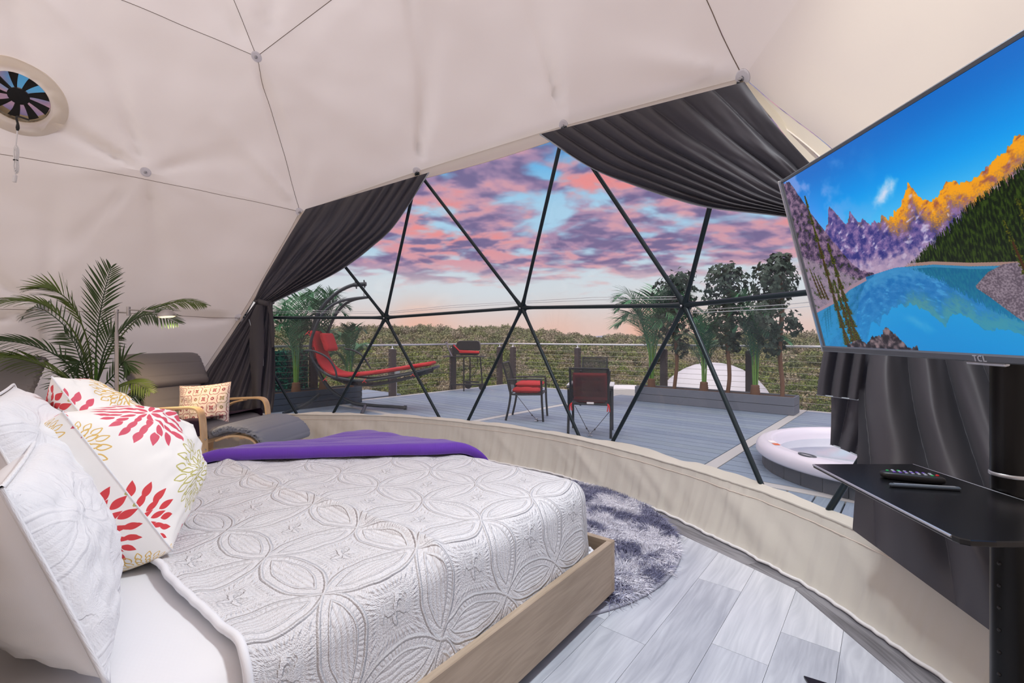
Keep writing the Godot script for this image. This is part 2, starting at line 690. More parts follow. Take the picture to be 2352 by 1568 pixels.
	for k in 3:
		m = mat("board_%s" % ["a", "b", "c"][k], [Color(1, 1, 1), Color(0.93, 0.94, 0.96), Color(1.0, 1.0, 0.98)][k], 0.5)
		m.albedo_texture = dtx
		m.uv1_scale = Vector3(0.7, 3, 1)
	m = mat("breaker", Color(0.70, 0.71, 0.71), 0.55)
	m = mat("deck_under", Color(0.06, 0.065, 0.07), 0.9)
	m = mat("planter", Color(0.37, 0.40, 0.45), 0.6)
	m = mat("planter_dark", Color(0.18, 0.24, 0.30), 0.6)
	m = mat("soil", Color(0.28, 0.2, 0.14), 1.0)
	m = mat("post", Color(0.22, 0.19, 0.20), 0.6)
	m = mat("rail_steel", Color(0.80, 0.82, 0.84), 0.3, 0.6)
	m = mat("cable", Color(0.72, 0.72, 0.68), 0.35, 0.6)
	m = mat("lounge_frame", Color(0.17, 0.21, 0.24), 0.35, 0.4)
	m = mat("lounge_sling", Color(0.12, 0.14, 0.16), 0.8)
	m = mat("red_cloth", Color(0.68, 0.075, 0.11), 0.75)
	relief(m, fuzz, 0.05)
	m = mat("red_trim", Color(0.80, 0.10, 0.14), 0.5)
	m = mat("grill_black", Color(0.10, 0.11, 0.13), 0.4, 0.3)
	m = mat("outlet_box", Color(0.62, 0.65, 0.66), 0.4)
	m = mat("patio_frame", Color(0.07, 0.11, 0.13), 0.4, 0.3)
	m = mat("sling", Color(0.10, 0.12, 0.14, 0.72), 0.8)
	m.transparency = BaseMaterial3D.TRANSPARENCY_ALPHA
	m = mat("sling_grey", Color(0.25, 0.28, 0.31), 0.8)
	m = mat("pale_pad", Color(0.78, 0.80, 0.82), 0.6)
	m = mat("tub_white", Color(0.88, 0.88, 0.93), 0.25)
	m = mat("tub_step", Color(0.80, 0.82, 0.87), 0.4)
	m = mat("tub_block", Color(0.27, 0.29, 0.32), 0.85)
	m = mat("water", Color(0.62, 0.74, 0.78, 0.35), 0.03)
	m.transparency = BaseMaterial3D.TRANSPARENCY_ALPHA
	m = mat("label_white", Color(0.92, 0.92, 0.92), 0.6)
	m = mat("label_orange", Color(0.85, 0.42, 0.22), 0.6)
	m = mat("tub_grey", Color(0.32, 0.35, 0.38), 0.5)
	m = mat("far_dome", Color(0.76, 0.77, 0.80), 0.6)
	m = mat("far_wall", Color(0.84, 0.85, 0.86), 0.7)
	m = mat("brick_far", Color(0.55, 0.38, 0.33), 0.9)
	var gn := noise(77, 1.0, 5)
	var gt := image_of(512, 512, func(u: float, v: float) -> Color:
		var k := tile_noise(gn, u, v, 1.6, 1.6)
		var j := tile_noise(gn, u + 0.37, v + 0.21, 6.0, 6.0)
		return Color(0.36, 0.37, 0.22).lerp(Color(0.52, 0.46, 0.34), sstep(-0.2, 0.4, k)).lerp(Color(0.25, 0.31, 0.15), sstep(-0.1, 0.4, j) * 0.7))
	m = mat("ground", Color.WHITE, 1.0)
	m.albedo_texture = gt
	m = mat("bush", Color(1, 1, 1), 0.9)
	m.vertex_color_use_as_albedo = true
	m.cull_mode = BaseMaterial3D.CULL_DISABLED
	m = mat("pile", Color(1, 1, 1), 0.8)
	m.vertex_color_use_as_albedo = true
	m.cull_mode = BaseMaterial3D.CULL_DISABLED
	m = mat("rug_base", Color(0.66, 0.67, 0.72), 0.9)
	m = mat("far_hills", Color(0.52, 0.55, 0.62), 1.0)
	m = mat("sleeve", Color(0.62, 0.52, 0.36), 0.85)
	m = mat("mesh_grey", Color(0.10, 0.10, 0.10, 0.45), 0.8)
	m.transparency = BaseMaterial3D.TRANSPARENCY_ALPHA
	m = mat("fan_blade", Color(0.15, 0.15, 0.16), 0.5)
	m = mat("twig", Color(0.58, 0.53, 0.48), 0.9)

func quilt_material() -> void:
	var nn := noise(19, 1.0, 3)
	var r := 0.7071
	var t := height_of(1024, 1024, func(u: float, v: float) -> float:
		var best := 9.0
		var bx := 0.0
		var by := 0.0
		for k in 4:
			var horizontal: bool = k < 2    # neighbours side by side: the petal stands
			var mx: float = 0.5 if horizontal else float(k - 2)
			var my: float = float(k) if horizontal else 0.5
			var px := u - mx
			var py := v - my
			if not horizontal:
				var s := px
				px = py
				py = s
			var ax := absf(px) + 0.5
			var sd := sqrt(ax * ax + py * py) - r
			if sd < best:
				best = sd
				bx = px
				by = py
		var w := sqrt(bx * bx + by * by)
		var hgt := 0.30
		var cord := exp(-pow(best / 0.022, 2.0))
		var cord2 := exp(-pow((best + 0.085) / 0.018, 2.0))
		if best < -0.085:
			hgt = 0.34 + 0.22 * absf(cos(bx * 62.0))
		elif best < 0.0:
			hgt = 0.36 + 0.20 * absf(sin(atan2(by, bx + 0.0001) * 9.0 + by * 40.0)) * sin(clampf(-best / 0.085, 0.0, 1.0) * PI)
		else:
			var cxx := u - roundf(u)
			var cyy := v - roundf(v)
			var rr := sqrt(cxx * cxx + cyy * cyy)
			var an := atan2(cyy, cxx)
			var bead := exp(-pow((best - 0.07) / 0.025, 2.0)) * (0.5 + 0.5 * cos(an * 40.0))
			var st := 0.5 + 0.5 * cos(best * 180.0)
			var dots := 0.5 + 0.5 * sin(an * 90.0)
			hgt = 0.30 + 0.10 * st * dots + 0.28 * bead
			var motif := sstep(0.02, 0.2, tile_noise(nn, u, v, 0.9, 0.9) + 0.22 * cos(an * 4.0) - 0.45 * absf(rr - 0.16))
			hgt = lerpf(hgt, 0.78, motif * sstep(0.12, 0.2, best))
		var fine := 0.5 + 0.5 * tile_noise(nn, u + 0.3, v + 0.1, 9.0, 9.0)
		return clampf(maxf(hgt, maxf(cord * 0.95, cord2 * 0.8)) + (fine - 0.5) * 0.25, 0.0, 1.0))
	var m := mat("quilt", Color(0.90, 0.895, 0.90), 0.8)
	relief(m, t, 1.5)
	sheen(m, 0.2)
	m = mat("quilt_soft", Color(0.91, 0.91, 0.92), 0.8)
	relief(m, t, 0.3)

func leaf(d: PackedByteArray, w: int, h: int, o: Vector2, dir: Vector2, len: float, wid: float, c: Color, outline: float) -> void:   # a pointed petal painted on a wrapping print
	var mid := o + dir * len * 0.5
	var rad := int(len * 0.55 + wid + 2.0)
	for yy in range(int(mid.y) - rad, int(mid.y) + rad + 1):
		for xx in range(int(mid.x) - rad, int(mid.x) + rad + 1):
			var q := Vector2(xx, yy) - o
			var s := q.dot(dir) / len
			if s <= 0.0 or s >= 1.0:
				continue
			var t := absf(q.dot(Vector2(-dir.y, dir.x)))
			var ww := wid * sin(PI * pow(s, 0.8))
			var k: float
			if outline > 0.0:
				k = 1.0 - sstep(outline * 0.5, outline, absf(t - ww)) if s > 0.04 else 0.0
			else:
				k = 1.0 - sstep(ww - 1.2, ww + 0.2, t)
			if k > 0.0:
				var p := (posmod(yy, h) * w + posmod(xx, w)) * 3
				d[p] = int(lerpf(d[p], c.r * 255.0, k))
				d[p + 1] = int(lerpf(d[p + 1], c.g * 255.0, k))
				d[p + 2] = int(lerpf(d[p + 2], c.b * 255.0, k))

func flower(d: PackedByteArray, w: int, o: Vector2, rad: float, c: Color, outline: float, ph: float) -> void:
	var rings := [[0.04, 0.32, 7], [0.24, 0.34, 11], [0.46, 0.34, 15], [0.67, 0.33, 19]]
	for q in rings.size():
		var n: int = rings[q][2]
		for k in n:
			var a := TAU * (k + 0.5 * (q % 2)) / n + ph
			var dir := Vector2(cos(a), sin(a))
			leaf(d, w, w, o + dir * rad * rings[q][0], dir, rad * rings[q][1], rad * (0.046 + 0.011 * q), c, outline)

func floral_print() -> ImageTexture:
	var w := 1024
	var d := PackedByteArray()
	d.resize(w * w * 3)
	for k in w * w:
		d[k * 3] = 246
		d[k * 3 + 1] = 243
		d[k * 3 + 2] = 238
	var coral := Color(0.85, 0.25, 0.27)
	var pink := Color(0.86, 0.34, 0.42)
	var olive := Color(0.76, 0.73, 0.42)
	var gold := Color(0.88, 0.72, 0.38)
	flower(d, w, Vector2(250, 760), 270.0, coral, 0.0, 0.2)
	flower(d, w, Vector2(760, 240), 270.0, pink, 0.0, 0.5)
	flower(d, w, Vector2(250, 200), 220.0, gold, 5.0, 0.1)
	flower(d, w, Vector2(790, 740), 230.0, olive, 5.0, 0.3)
	return ImageTexture.create_from_image(Image.create_from_data(w, w, false, Image.FORMAT_RGB8, d))

func tile_print() -> ImageTexture:
	var wear := noise(8, 1.0, 4)
	return image_of(512, 512, func(u: float, v: float) -> Color:
		var x := (u - v) * 5.0
		var y := (u + v) * 5.0
		var cx := x - roundf(x)
		var cy := y - roundf(y)
		var id := int(roundf(x)) + int(roundf(y)) * 3
		var ink := 0.0
		# a quatrefoil outline in each cell
		var q := minf(minf(Vector2(cx - 0.2, cy).length(), Vector2(cx + 0.2, cy).length()), minf(Vector2(cx, cy - 0.2).length(), Vector2(cx, cy + 0.2).length())) - 0.23
		ink = maxf(ink, 1.0 - sstep(0.012, 0.03, absf(q)))
		var an := atan2(cy, cx)
		var rr := Vector2(cx, cy).length()
		if posmod(id, 3) == 0:
			ink = maxf(ink, (1.0 - sstep(0.02, 0.04, absf(rr - 0.22 * absf(cos(an * 4.0))))) * float(rr < 0.26))
		else:
			ink = maxf(ink, (1.0 - sstep(0.010, 0.03, minf(absf(cx), absf(cy)))) * float(rr < 0.2))
			ink = maxf(ink, 1.0 - sstep(0.02, 0.045, absf(rr - 0.19 + 0.1 * absf(sin(an * 2.0)))))
		var ex := absf(absf(cx) - 0.5)
		var ey := absf(absf(cy) - 0.5)
		ink = maxf(ink, 1.0 - sstep(0.03, 0.05, absf(Vector2(ex, ey).length() - 0.09)))
		var wr := tile_noise(wear, u, v, 2.5, 2.5)
		ink *= sstep(-0.55, 0.05, wr + 0.25)
		var hue := tile_noise(wear, u + 0.4, v + 0.7, 0.7, 0.7)
		var ic := Color(0.56, 0.22, 0.28).lerp(Color(0.58, 0.54, 0.36), sstep(0.05, 0.3, hue))
		return Color(0.93, 0.88, 0.84).lerp(ic, ink * 0.9))
# ------------------------------------------------------------------ the dome: a three-frequency icosahedral frame, its liner, its clear front
func turn(v: Vector3) -> Vector3:   # v: x right, y up, z forward
	return Vector3(v.x * cos(YAW) - v.z * sin(YAW), v.y, -(v.x * sin(YAW) + v.z * cos(YAW)))

func dome_points() -> void:
	var u := []
	var l := []
	for k in 10:
		var s := 0.894427
		var a := TAU * k / 5.0
		u.append(turn(Vector3(s * sin(a), 0.447214, s * cos(a))))
		a += TAU / 10.0
		l.append(turn(Vector3(s * sin(a), -0.447214, s * cos(a))))
	var z := Vector3.UP
	zen = z
	for k in 5:
		dw.append(u[k])
		dw.append((u[k] * 2 + u[k + 1]).normalized())
		dw.append((u[k + 1] * 2 + u[k]).normalized())
		dz.append((u[k] * 2 + z).normalized())
		dz.append((u[k] + u[k + 1] + z).normalized())
		dt.append((z * 2 + u[k]).normalized())
		dh.append((u[k] * 2 + l[k]).normalized())
		dh.append((u[k] + u[k + 1] + l[k]).normalized())
		dh.append((u[k + 1] * 2 + l[k]).normalized())
		db.append((u[k] + l[k] + l[k + 4]).normalized())
		db.append((l[k] * 2 + u[k]).normalized())
		db.append((l[k] * 2 + u[k + 1]).normalized())

func w_(k: int) -> Vector3:
	return dw[posmod(k, 15)]

func h_(k: int) -> Vector3:
	return dh[posmod(k, 15)]

func b_(k: int) -> Vector3:
	return db[posmod(k, 15)]

func z_(k: int) -> Vector3:
	return dz[posmod(k, 10)]

func t_(k: int) -> Vector3:
	return dt[posmod(k, 5)]

var folds := []
var fold_noise: FastNoiseLite

func liner(d: Vector3, flat: Vector3) -> Vector3:   # where the cloth is, in direction d
	var r := lerpf(flat.length() * RD, RD, 0.55) - 0.02
	var p := d * RD
	var low := fold_noise.get_noise_3dv(p * 0.55) * 0.045 + fold_noise.get_noise_3dv(p * 1.7 + Vector3(9, 0, 0)) * 0.013
	r += low
	for q in folds:
		var e: Vector3 = p - q[0]
		var s := e.length()
		if s < 1.9:
			var an := atan2(e.dot(q[2]), e.dot(q[1]))
			var c := 0.0
			for k in q[3].size():
				var da := absf(angle_difference(an, q[3][k][0]))
				c += exp(-pow(da / q[3][k][1], 2.0)) * q[3][k][2]
			r -= c * sstep(0.03, 0.25, s) * exp(-s / 0.75) * (1.0 - sstep(1.1, 1.9, s))
			r += 0.012 * exp(-s / 0.12)
	return DC + d * r

func liner_tri(g: G, seen: Dictionary, a: Vector3, b: Vector3, c: Vector3, n: int) -> void:
	var ids := PackedInt32Array()
	var row := []
	for i in n + 1:
		var rr := PackedInt32Array()
		for j in n + 1 - i:
			var f := (a * (n - i - j) + b * i + c * j) / n
			var d := f.normalized()
			var key := Vector3i((d * 20000.0).round())
			if not seen.has(key):
				seen[key] = g.v.size()
				g.v.append(liner(d, f))
				g.n.append(Vector3.ZERO)
				g.uv.append(Vector2(d.x, d.z))
				g.col.append(Color.WHITE)
			rr.append(seen[key])
		row.append(rr)
	for i in n:
		for j in n - i:
			_t(g, row[i][j], row[i + 1][j], row[i][j + 1])
			if j < n - i - 1:
				_t(g, row[i + 1][j], row[i + 1][j + 1], row[i][j + 1])

func _t(g: G, i0: int, i1: int, i2: int) -> void:
	if fan_hole.x != 0.0:
		var m := (g.v[i0] + g.v[i1] + g.v[i2]) / 3.0
		if m.distance_to(fan_hole) < 0.25:
			return
	var fn := (g.v[i2] - g.v[i0]).cross(g.v[i1] - g.v[i0])
	if fn.dot(DC - g.v[i0]) < 0.0:   # the seen side is the inside
		var s := i1
		i1 = i2
		i2 = s
		fn = -fn
	g.n[i0] += fn
	g.n[i1] += fn
	g.n[i2] += fn
	g.ix.append(i0)
	g.ix.append(i1)
	g.ix.append(i2)

func norm_all(g: G) -> void:
	for k in g.n.size():
		g.n[k] = g.n[k].normalized() if g.n[k].length_squared() > 0.0 else Vector3.DOWN

var fan_hole := Vector3.ZERO

func dome() -> void:
	fold_noise = noise(4, 1.0, 3)
	fan_hole = sp(40, 224, RD - 0.085)
	var r2 := RandomNumberGenerator.new()
	r2.seed = 5
	for k in [[w_(-1), 7], [w_(0), 4], [z_(0), 6], [z_(-1), 5], [h_(-1), 5], [h_(-2), 6], [w_(3), 4], [w_(-2), 6], [w_(1), 3], [w_(2), 3], [z_(1), 5]]:
		var d: Vector3 = k[0]
		var e1 := d.cross(Vector3.UP).normalized()
		var e2 := d.cross(e1)
		var fs := []
		for j in k[1]:
			fs.append([TAU * (j + r2.randf() * 0.7) / k[1], r2.randf_range(0.06, 0.15), r2.randf_range(-0.07, 0.12)])
		folds.append([d * RD, e1, e2, fs])
	var root := struct_node("ceiling", "cream canvas liner stretched over the geodesic dome, with round washers at its corners", "dome liner")
	for k in 5:
		var near := k == 0 or k == 4
		var n := 30 if near else 14
		var g := G.new()
		var seen := {}
		for q in [[w_(3 * k), w_(3 * k + 1), z_(2 * k)], [z_(2 * k), w_(3 * k + 1), z_(2 * k + 1)], [w_(3 * k + 1), w_(3 * k + 2), z_(2 * k + 1)], [z_(2 * k + 1), w_(3 * k + 2), z_(2 * k + 2)], [w_(3 * k + 2), w_(3 * k + 3), z_(2 * k + 2)]]:
			liner_tri(g, seen, q[0], q[1], q[2], n)
		norm_all(g)
		part("fabric_panel", g, M.canvas, root)
		g = G.new()
		seen = {}
		for q in [[z_(2 * k), z_(2 * k + 1), t_(k)], [t_(k), z_(2 * k + 1), t_(k + 1)], [z_(2 * k + 1), z_(2 * k + 2), t_(k + 1)], [t_(k), t_(k + 1), zen]]:
			liner_tri(g, seen, q[0], q[1], q[2], 20 if near else 8)
		norm_all(g)
		part("fabric_panel", g, M.canvas, root)
		if k > 0:   # the band faces; those of the clear front are left open
			g = G.new()
			seen = {}
			n = 30 if k == 4 else 14
			for i in range(3 * k, 3 * k + 3):
				if i > 3 * k:
					liner_tri(g, seen, w_(i), h_(i - 1), h_(i), n)
				liner_tri(g, seen, w_(i), h_(i), w_(i + 1), n)
			for q in [[h_(3 * k), b_(3 * k + 1), h_(3 * k + 1)], [h_(3 * k + 1), b_(3 * k + 1), b_(3 * k + 2)], [h_(3 * k + 1), b_(3 * k + 2), h_(3 * k + 2)]]:
				liner_tri(g, seen, q[0], q[1], q[2], n)
			norm_all(g)
			part("fabric_panel", g, M.canvas, root)
			if k > 1:
				g = G.new()
				seen = {}
				for q in [[w_(3 * k), h_(3 * k - 1), h_(3 * k)], [h_(3 * k - 1), b_(3 * k - 1), b_(3 * k)], [h_(3 * k - 1), b_(3 * k), h_(3 * k)], [h_(3 * k), b_(3 * k), b_(3 * k + 1)]]:
					liner_tri(g, seen, q[0], q[1], q[2], 14 if k < 4 else 24)
				norm_all(g)
				part("fabric_panel", g, M.canvas, root)
	# the hem of the liner round the opening
	for q in [[w_(0), w_(1), h_(0), 0], [w_(1), w_(2), h_(1), 0], [w_(2), w_(3), h_(2), 0], [w_(0), h_(-1), h_(0), 1], [h_(-1), b_(-1), b_(0), 1], [w_(3), h_(3), h_(2), 1], [h_(3), b_(4), b_(3), 1]]:
		var g := G.new()
		var p := PackedVector3Array()
		for j in 4:
			for k in 25:
				var f: Vector3 = q[0].lerp(q[1], k / 24.0)
				var c: Vector3 = (q[0] + q[1]) * 0.5
				var into: Vector3 = (q[2] - c).normalized()
				var base := liner(f.normalized(), f) - f.normalized() * 0.006
				p.append(base + into * (0.026 * j * (1.0 + 0.25 * sin(PI * k / 24.0))) * (1.0 if q[3] == 0 else 0.45) - f.normalized() * 0.008 * j)
		g.grid(p, 25)
		if g.n[40].dot(DC - p[40]) < 0.0:
			g = G.new()
			g.grid(p, 25, PackedVector2Array(), false, true)
		part("liner_hem", g, M.canvas, root)
		g = G.new()
		g.tube(p.slice(75, 100), 0.004, 6)
		part("hem_piping", g, M.seam_light, root)
	# seams
	for q in [[w_(-3), w_(0), 18], [w_(0), z_(0), 12], [z_(0), t_(0), 12], [z_(0), z_(-1), 12], [z_(0), z_(1), 12], [w_(3), z_(2), 12], [w_(0), h_(-1), 10], [h_(-1), b_(-1), 10], [h_(-1), h_(-3), 12]]:
		var path := []
		for j in q[2] * 2 + 1:
			var f: Vector3 = q[0].lerp(q[1], float(j) / (q[2] * 2))
			path.append(liner(f.normalized(), f) - f.normalized() * 0.004)
		var g := G.new()
		g.tube(path, 0.0026, 5)
		part("seam", g, M.seam, root)
	# washers with their bolts
	var wg := G.new()
	wg.lathe([Vector2(0.0, 0.006), Vector2(0.036, 0.006), Vector2(0.045, 0.004), Vector2(0.047, 0.0), Vector2(0.0, -0.001)], 28)
	var wm := wg.mesh()
	var bg := G.new()
	bg.lathe([Vector2(0.0, 0.034), Vector2(0.006, 0.032), Vector2(0.007, 0.02), Vector2(0.0075, 0.018), Vector2(0.013, 0.018), Vector2(0.014, 0.016), Vector2(0.014, 0.006), Vector2(0.0, 0.005)], 6)
	var bm := bg.mesh()
	for d in [w_(-1), w_(0), w_(1), w_(2), w_(3), z_(0), h_(-1), h_(-2), z_(-1), w_(-2)]:
		var b := lay(-d, Vector3.UP)
		var o := meshpart("washer", wm, M.washer, root, Transform3D(b, liner(d, d) - d * 0.010))
		meshpart("bolt", bm, M.steel, o)

func window_wall() -> void:
	var root := struct_node("window_1", "clear triangular panes between black dome struts in front of the deck", "window")
	var hubs := [h_(-1), h_(0), h_(1), h_(2), h_(3)]
	var lines := []
	for i in range(-1, 3):
		lines.append([h_(i), h_(i + 1)])
	for i in range(0, 4):
		lines.append([h_(i - 1), w_(i)])
		lines.append([h_(i), w_(i)])
		lines.append([h_(i - 1), b_(i)])
		lines.append([h_(i), b_(i)])
	lines.append([h_(3), b_(4)])
	lines.append([h_(-1), b_(-1)])
	for i in range(0, 3):
		lines.append([w_(i), w_(i + 1)])
	var up := DC
	for q in lines:
		var rim: bool = (q[0] in dw and q[1] in dw) or (q[0] == h_(-1) and q[1] in [b_(-1), w_(0)]) or (q[0] == h_(3) and q[1] in [b_(4), w_(3)])
		var rr := RD + (0.10 if rim else 0.0)   # the frame of the opening runs outside the liner
		var a: Vector3 = DC + q[0] * rr
		var b: Vector3 = DC + q[1] * rr
		var d := (b - a).normalized()
		var nrm: Vector3 = (q[0] + q[1]).normalized()
		var g := G.new()
		var pts := []
		var rs := []
		for s in [0.02, 0.05, 0.10, 0.16]:
			pts.append(a + d * s)
		rs = [0.027, 0.023, 0.019, 0.0170]
		var L := a.distance_to(b)
		for s in [0.16, 0.10, 0.05, 0.02]:
			pts.append(a + d * (L - s))
		rs.append_array([0.0170, 0.019, 0.023, 0.027])
		# flattened at the ends, round between
		g.tube(pts, rs, 12, true, 0.9, false, nrm.cross(d))
		part("strut", g, M.strut, root)
	var hg := G.new()
	hg.lathe([Vector2(0.0, 0.022), Vector2(0.03, 0.022), Vector2(0.05, 0.012), Vector2(0.052, -0.012), Vector2(0.0, -0.02)], 18)
	var hm := hg.mesh()
	var bg := G.new()
	bg.lathe([Vector2(0.0, 0.046), Vector2(0.010, 0.044), Vector2(0.012, 0.022), Vector2(0.0, 0.02)], 6)
	var bm := bg.mesh()
	for d in hubs:
		var o := meshpart("hub", hm, M.strut, root, Transform3D(lay(-d, Vector3.UP), DC + d * RD))
		meshpart("hub_bolt", bm, M.steel, o)
	var tris := []
	for i in range(0, 4):
		tris.append([w_(i), h_(i - 1), h_(i)])
		tris.append([h_(i - 1), b_(i), h_(i)])
	for i in range(0, 3):
		tris.append([w_(i), h_(i), w_(i + 1)])
	for i in range(-1, 4):
		tris.append([h_(i), b_(i), b_(i + 1)])
	for q in tris:
		var g := G.new()
		var p := PackedVector3Array()
		for k in 3:
			p.append(DC + q[k] * (RD + 0.03))
		if (p[2] - p[0]).cross(p[1] - p[0]).dot(DC - p[0]) < 0.0:
			p.reverse()
		g.poly(p)
		part("pane", g, M.vinyl, root)
	# welded seams of the vinyl along the row of struts
	for i in range(-1, 3):
		for k in 2:
			var g := G.new()
			var a: Vector3 = DC + h_(i) * (RD + 0.02)
			var b: Vector3 = DC + h_(i + 1) * (RD + 0.02)
			var o := Vector3(0, (0.045 + k * 0.018) * (1.0 if i < 2 else -1.0), 0)
			g.tube([a + o + (b - a) * 0.03, (a + b) * 0.5 + o * 1.25, b + o - (b - a) * 0.03], 0.0022, 5)
			part("weld_seam", g, M.weld, root)

func skirt() -> void:
	var root := struct_node("wall_front", "low cream canvas skirt with a stitched hem round the foot of the window", "skirt wall")
	var ns := noise(14, 1.0, 3)
	var a0 := deg_to_rad(-17.0)
	var a1 := deg_to_rad(125.0)
	var w := 640
	var rings := 14
	var sh := func(a: float, v: float) -> Vector3:   # v from the floor (0) to the top (1)
		var s := a * 4.0
		var wave := ns.get_noise_2d(s * 0.9, 3.0) * 0.075
		var big := pow(maxf(0.0, ns.get_noise_2d(s * 1.7 + v * 0.9, 17.0)), 1.0) * 0.035 * sin(PI * clampf(v, 0.0, 1.0))
		var fine := ns.get_noise_2d(s * 9.0 + v * 0.25, 40.0) * 0.016 * (1.0 - v * 0.6) + ns.get_noise_2d(s * 22.0, 61.0) * 0.011 * (1.0 - v * 0.7)
		var right := sstep(0.9, 1.6, a) * 0.03
		var r := lerpf(3.965 + wave * 0.55 - right * 0.6, 4.085, pow(v, 0.8)) - big + fine
		var hgt := 0.345 - 0.012 * sstep(0.2, 0.9, a) + ns.get_noise_2d(s * 0.6, 80.0) * 0.012
		return DC * Vector3(1, 0, 1) + Vector3(sin(a) * r, hgt * v + 0.004, -cos(a) * r)
	var g := G.new()
	var p := PackedVector3Array()
	for j in rings + 1:
		for k in w + 1:
			p.append(sh.call(lerpf(a0, a1, float(k) / w), float(j) / rings))
	g.grid(p, w + 1, PackedVector2Array(), false, true)
	part("skirt_cloth", g, M.skirt, root)
	for q in [[1.0, 0.008, 0.0, M.skirt, "hem_roll"], [0.86, 0.0022, 0.003, M.seam_light, "hem_stitch"], [0.02, 0.009, 0.006, M.cord_white, "bottom_cord"]]:
		var path := []
		for k in 321:
			var a := lerpf(a0, a1, k / 320.0)
			var c: Vector3 = sh.call(a, q[0])
			path.append(c - Vector3(sin(a), 0, -cos(a)) * q[2])
		g = G.new()
		g.tube(path, q[1], 7)
		part(q[4], g, q[3], root)
	# the loose strip behind the hem, up to the panes
	g = G.new()
	p = PackedVector3Array()
	for j in 4:
		for k in w + 1:
			var a := lerpf(a0, a1, float(k) / w)
			var s := a * 4.0
			var v := j / 3.0
			var r := lerpf(4.095, 4.155, v)
			var hh := lerpf(0.325, 0.362 + ns.get_noise_2d(s * 1.4, 99.0) * 0.028, v)
			p.append(DC * Vector3(1, 0, 1) + Vector3(sin(a) * r, hh, -cos(a) * r))
	g.grid(p, w + 1, PackedVector2Array(), false, true)
	part("outer_flap", g, M.skirt, root)

func floor_inside() -> void:
	var root := struct_node("floor", "grey wood plank floor of the dome with darker border planks along the wall", "floor")
	var g := G.new()
	g.lathe([Vector2(0.0, -0.06), Vector2(4.17, -0.06), Vector2(4.17, -0.012), Vector2(0.0, -0.012)], 60, Transform3D(Basis.IDENTITY, Vector3(DC.x, 0, DC.z)))
	part("subfloor", g, M.deck_under, root)
	# border polygon, in (x, f)
	var cen := Vector2(DC.x, -DC.z)
	var angs := [-12.0, 4.0, 14.2, 18.1, 33.0, 48.0]
	var x := 64.0
	while x < 346.0:
		angs.append(x)
		x += 15.0
	var rad := [3.80, 3.80, 3.893, 3.843, 3.80, 3.80]
	var inner := PackedVector2Array()
	var outer := PackedVector2Array()
	for k in angs.size():
		var a := deg_to_rad(angs[k])
		var r: float = rad[k] if k < rad.size() else 3.8
		inner.append(cen + Vector2(cos(a), sin(a)) * r)
		outer.append(cen + Vector2(cos(a), sin(a)) * 4.14)
	for k in angs.size():
		var k2 := (k + 1) % angs.size()
		var q := PackedVector2Array([inner[k], outer[k], outer[k2], inner[k2]])
		plank(root, q, M.plank_dark, (inner[k2] - inner[k]).normalized(), "border_plank")
	var dir := Vector2(0.63, 0.777).normalized()
	var nrm := Vector2(0.777, -0.63).normalized()
	var pr := RandomNumberGenerator.new()
	pr.seed = 12
	var rest := G.new()
	for i in range(-36, 24):
		var c0 := -0.769 + i * 0.207
		var s := -9.0 + pr.randf() * 1.2
		while s < 7.0:
			var q := PackedVector2Array([nrm * c0 + dir * s, nrm * (c0 + 0.207) + dir * s, nrm * (c0 + 0.207) + dir * (s + 1.22), nrm * c0 + dir * (s + 1.22)])
			s += 1.22
			for piece in Geometry2D.intersect_polygons(q, inner):
				var m := Vector2.ZERO
				for pt in piece:
					m += pt / piece.size()
				var mm: StandardMaterial3D = [M.plank_a, M.plank_b, M.plank_c][pr.randi() % 3]
				if m.x > -0.9 and m.y > -0.4:
					plank(root, piece, mm, dir, "plank")
				else:
					plank_into(rest, piece, dir, 0.0)
	part("plank_field", rest, M.plank_a, root, "", "stuff")

func plank_into(g: G, q: PackedVector2Array, dir: Vector2, off: float, y := 0.0, gap := 0.0007, th := 0.011) -> void:   # outline in (x, f)
	var small := Geometry2D.offset_polygon(q, -gap)
	if small.is_empty():
		return
	var p := PackedVector3Array()
	var us := PackedVector2Array()
	var nn := Vector2(-dir.y, dir.x)
	for pt in small[0]:
		p.append(Vector3(pt.x, y, -pt.y))
		us.append(Vector2(pt.dot(dir) + off, pt.dot(nn) + off * 1.7))
	if Geometry2D.is_polygon_clockwise(small[0]) == false:
		p.reverse()
		us.reverse()
	var o := g.v.size()
	var tri := Geometry2D.triangulate_polygon(small[0])
	if Geometry2D.is_polygon_clockwise(small[0]) == false:
		for k in tri.size():
			tri[k] = p.size() - 1 - tri[k]
	for k in p.size():
		g.v.append(p[k])
		g.n.append(Vector3.UP)
		g.uv.append(us[k])
		g.col.append(Color.WHITE)
	for k in range(0, tri.size(), 3):
		var up := (p[tri[k + 2]] - p[tri[k]]).cross(p[tri[k + 1]] - p[tri[k]]).y > 0.0
		g.ix.append(o + tri[k])
		g.ix.append(o + tri[k + 1 if up else k + 2])
		g.ix.append(o + tri[k + 2 if up else k + 1])
	for k in p.size():
		var a := p[k]
		var b := p[(k + 1) % p.size()]
		var d := Vector3(0, -th, 0)
		g.poly(PackedVector3Array([b, b + d, a + d, a]), PackedVector2Array([us[(k + 1) % p.size()], us[(k + 1) % p.size()], us[k], us[k]]))

func plank(root: Node3D, q: PackedVector2Array, m: Material, dir: Vector2, nm: String) -> void:
	var g := G.new()
	plank_into(g, q, dir, rng.randf() * 5.0)
	if g.v.size():
		part(nm, g, m, root)
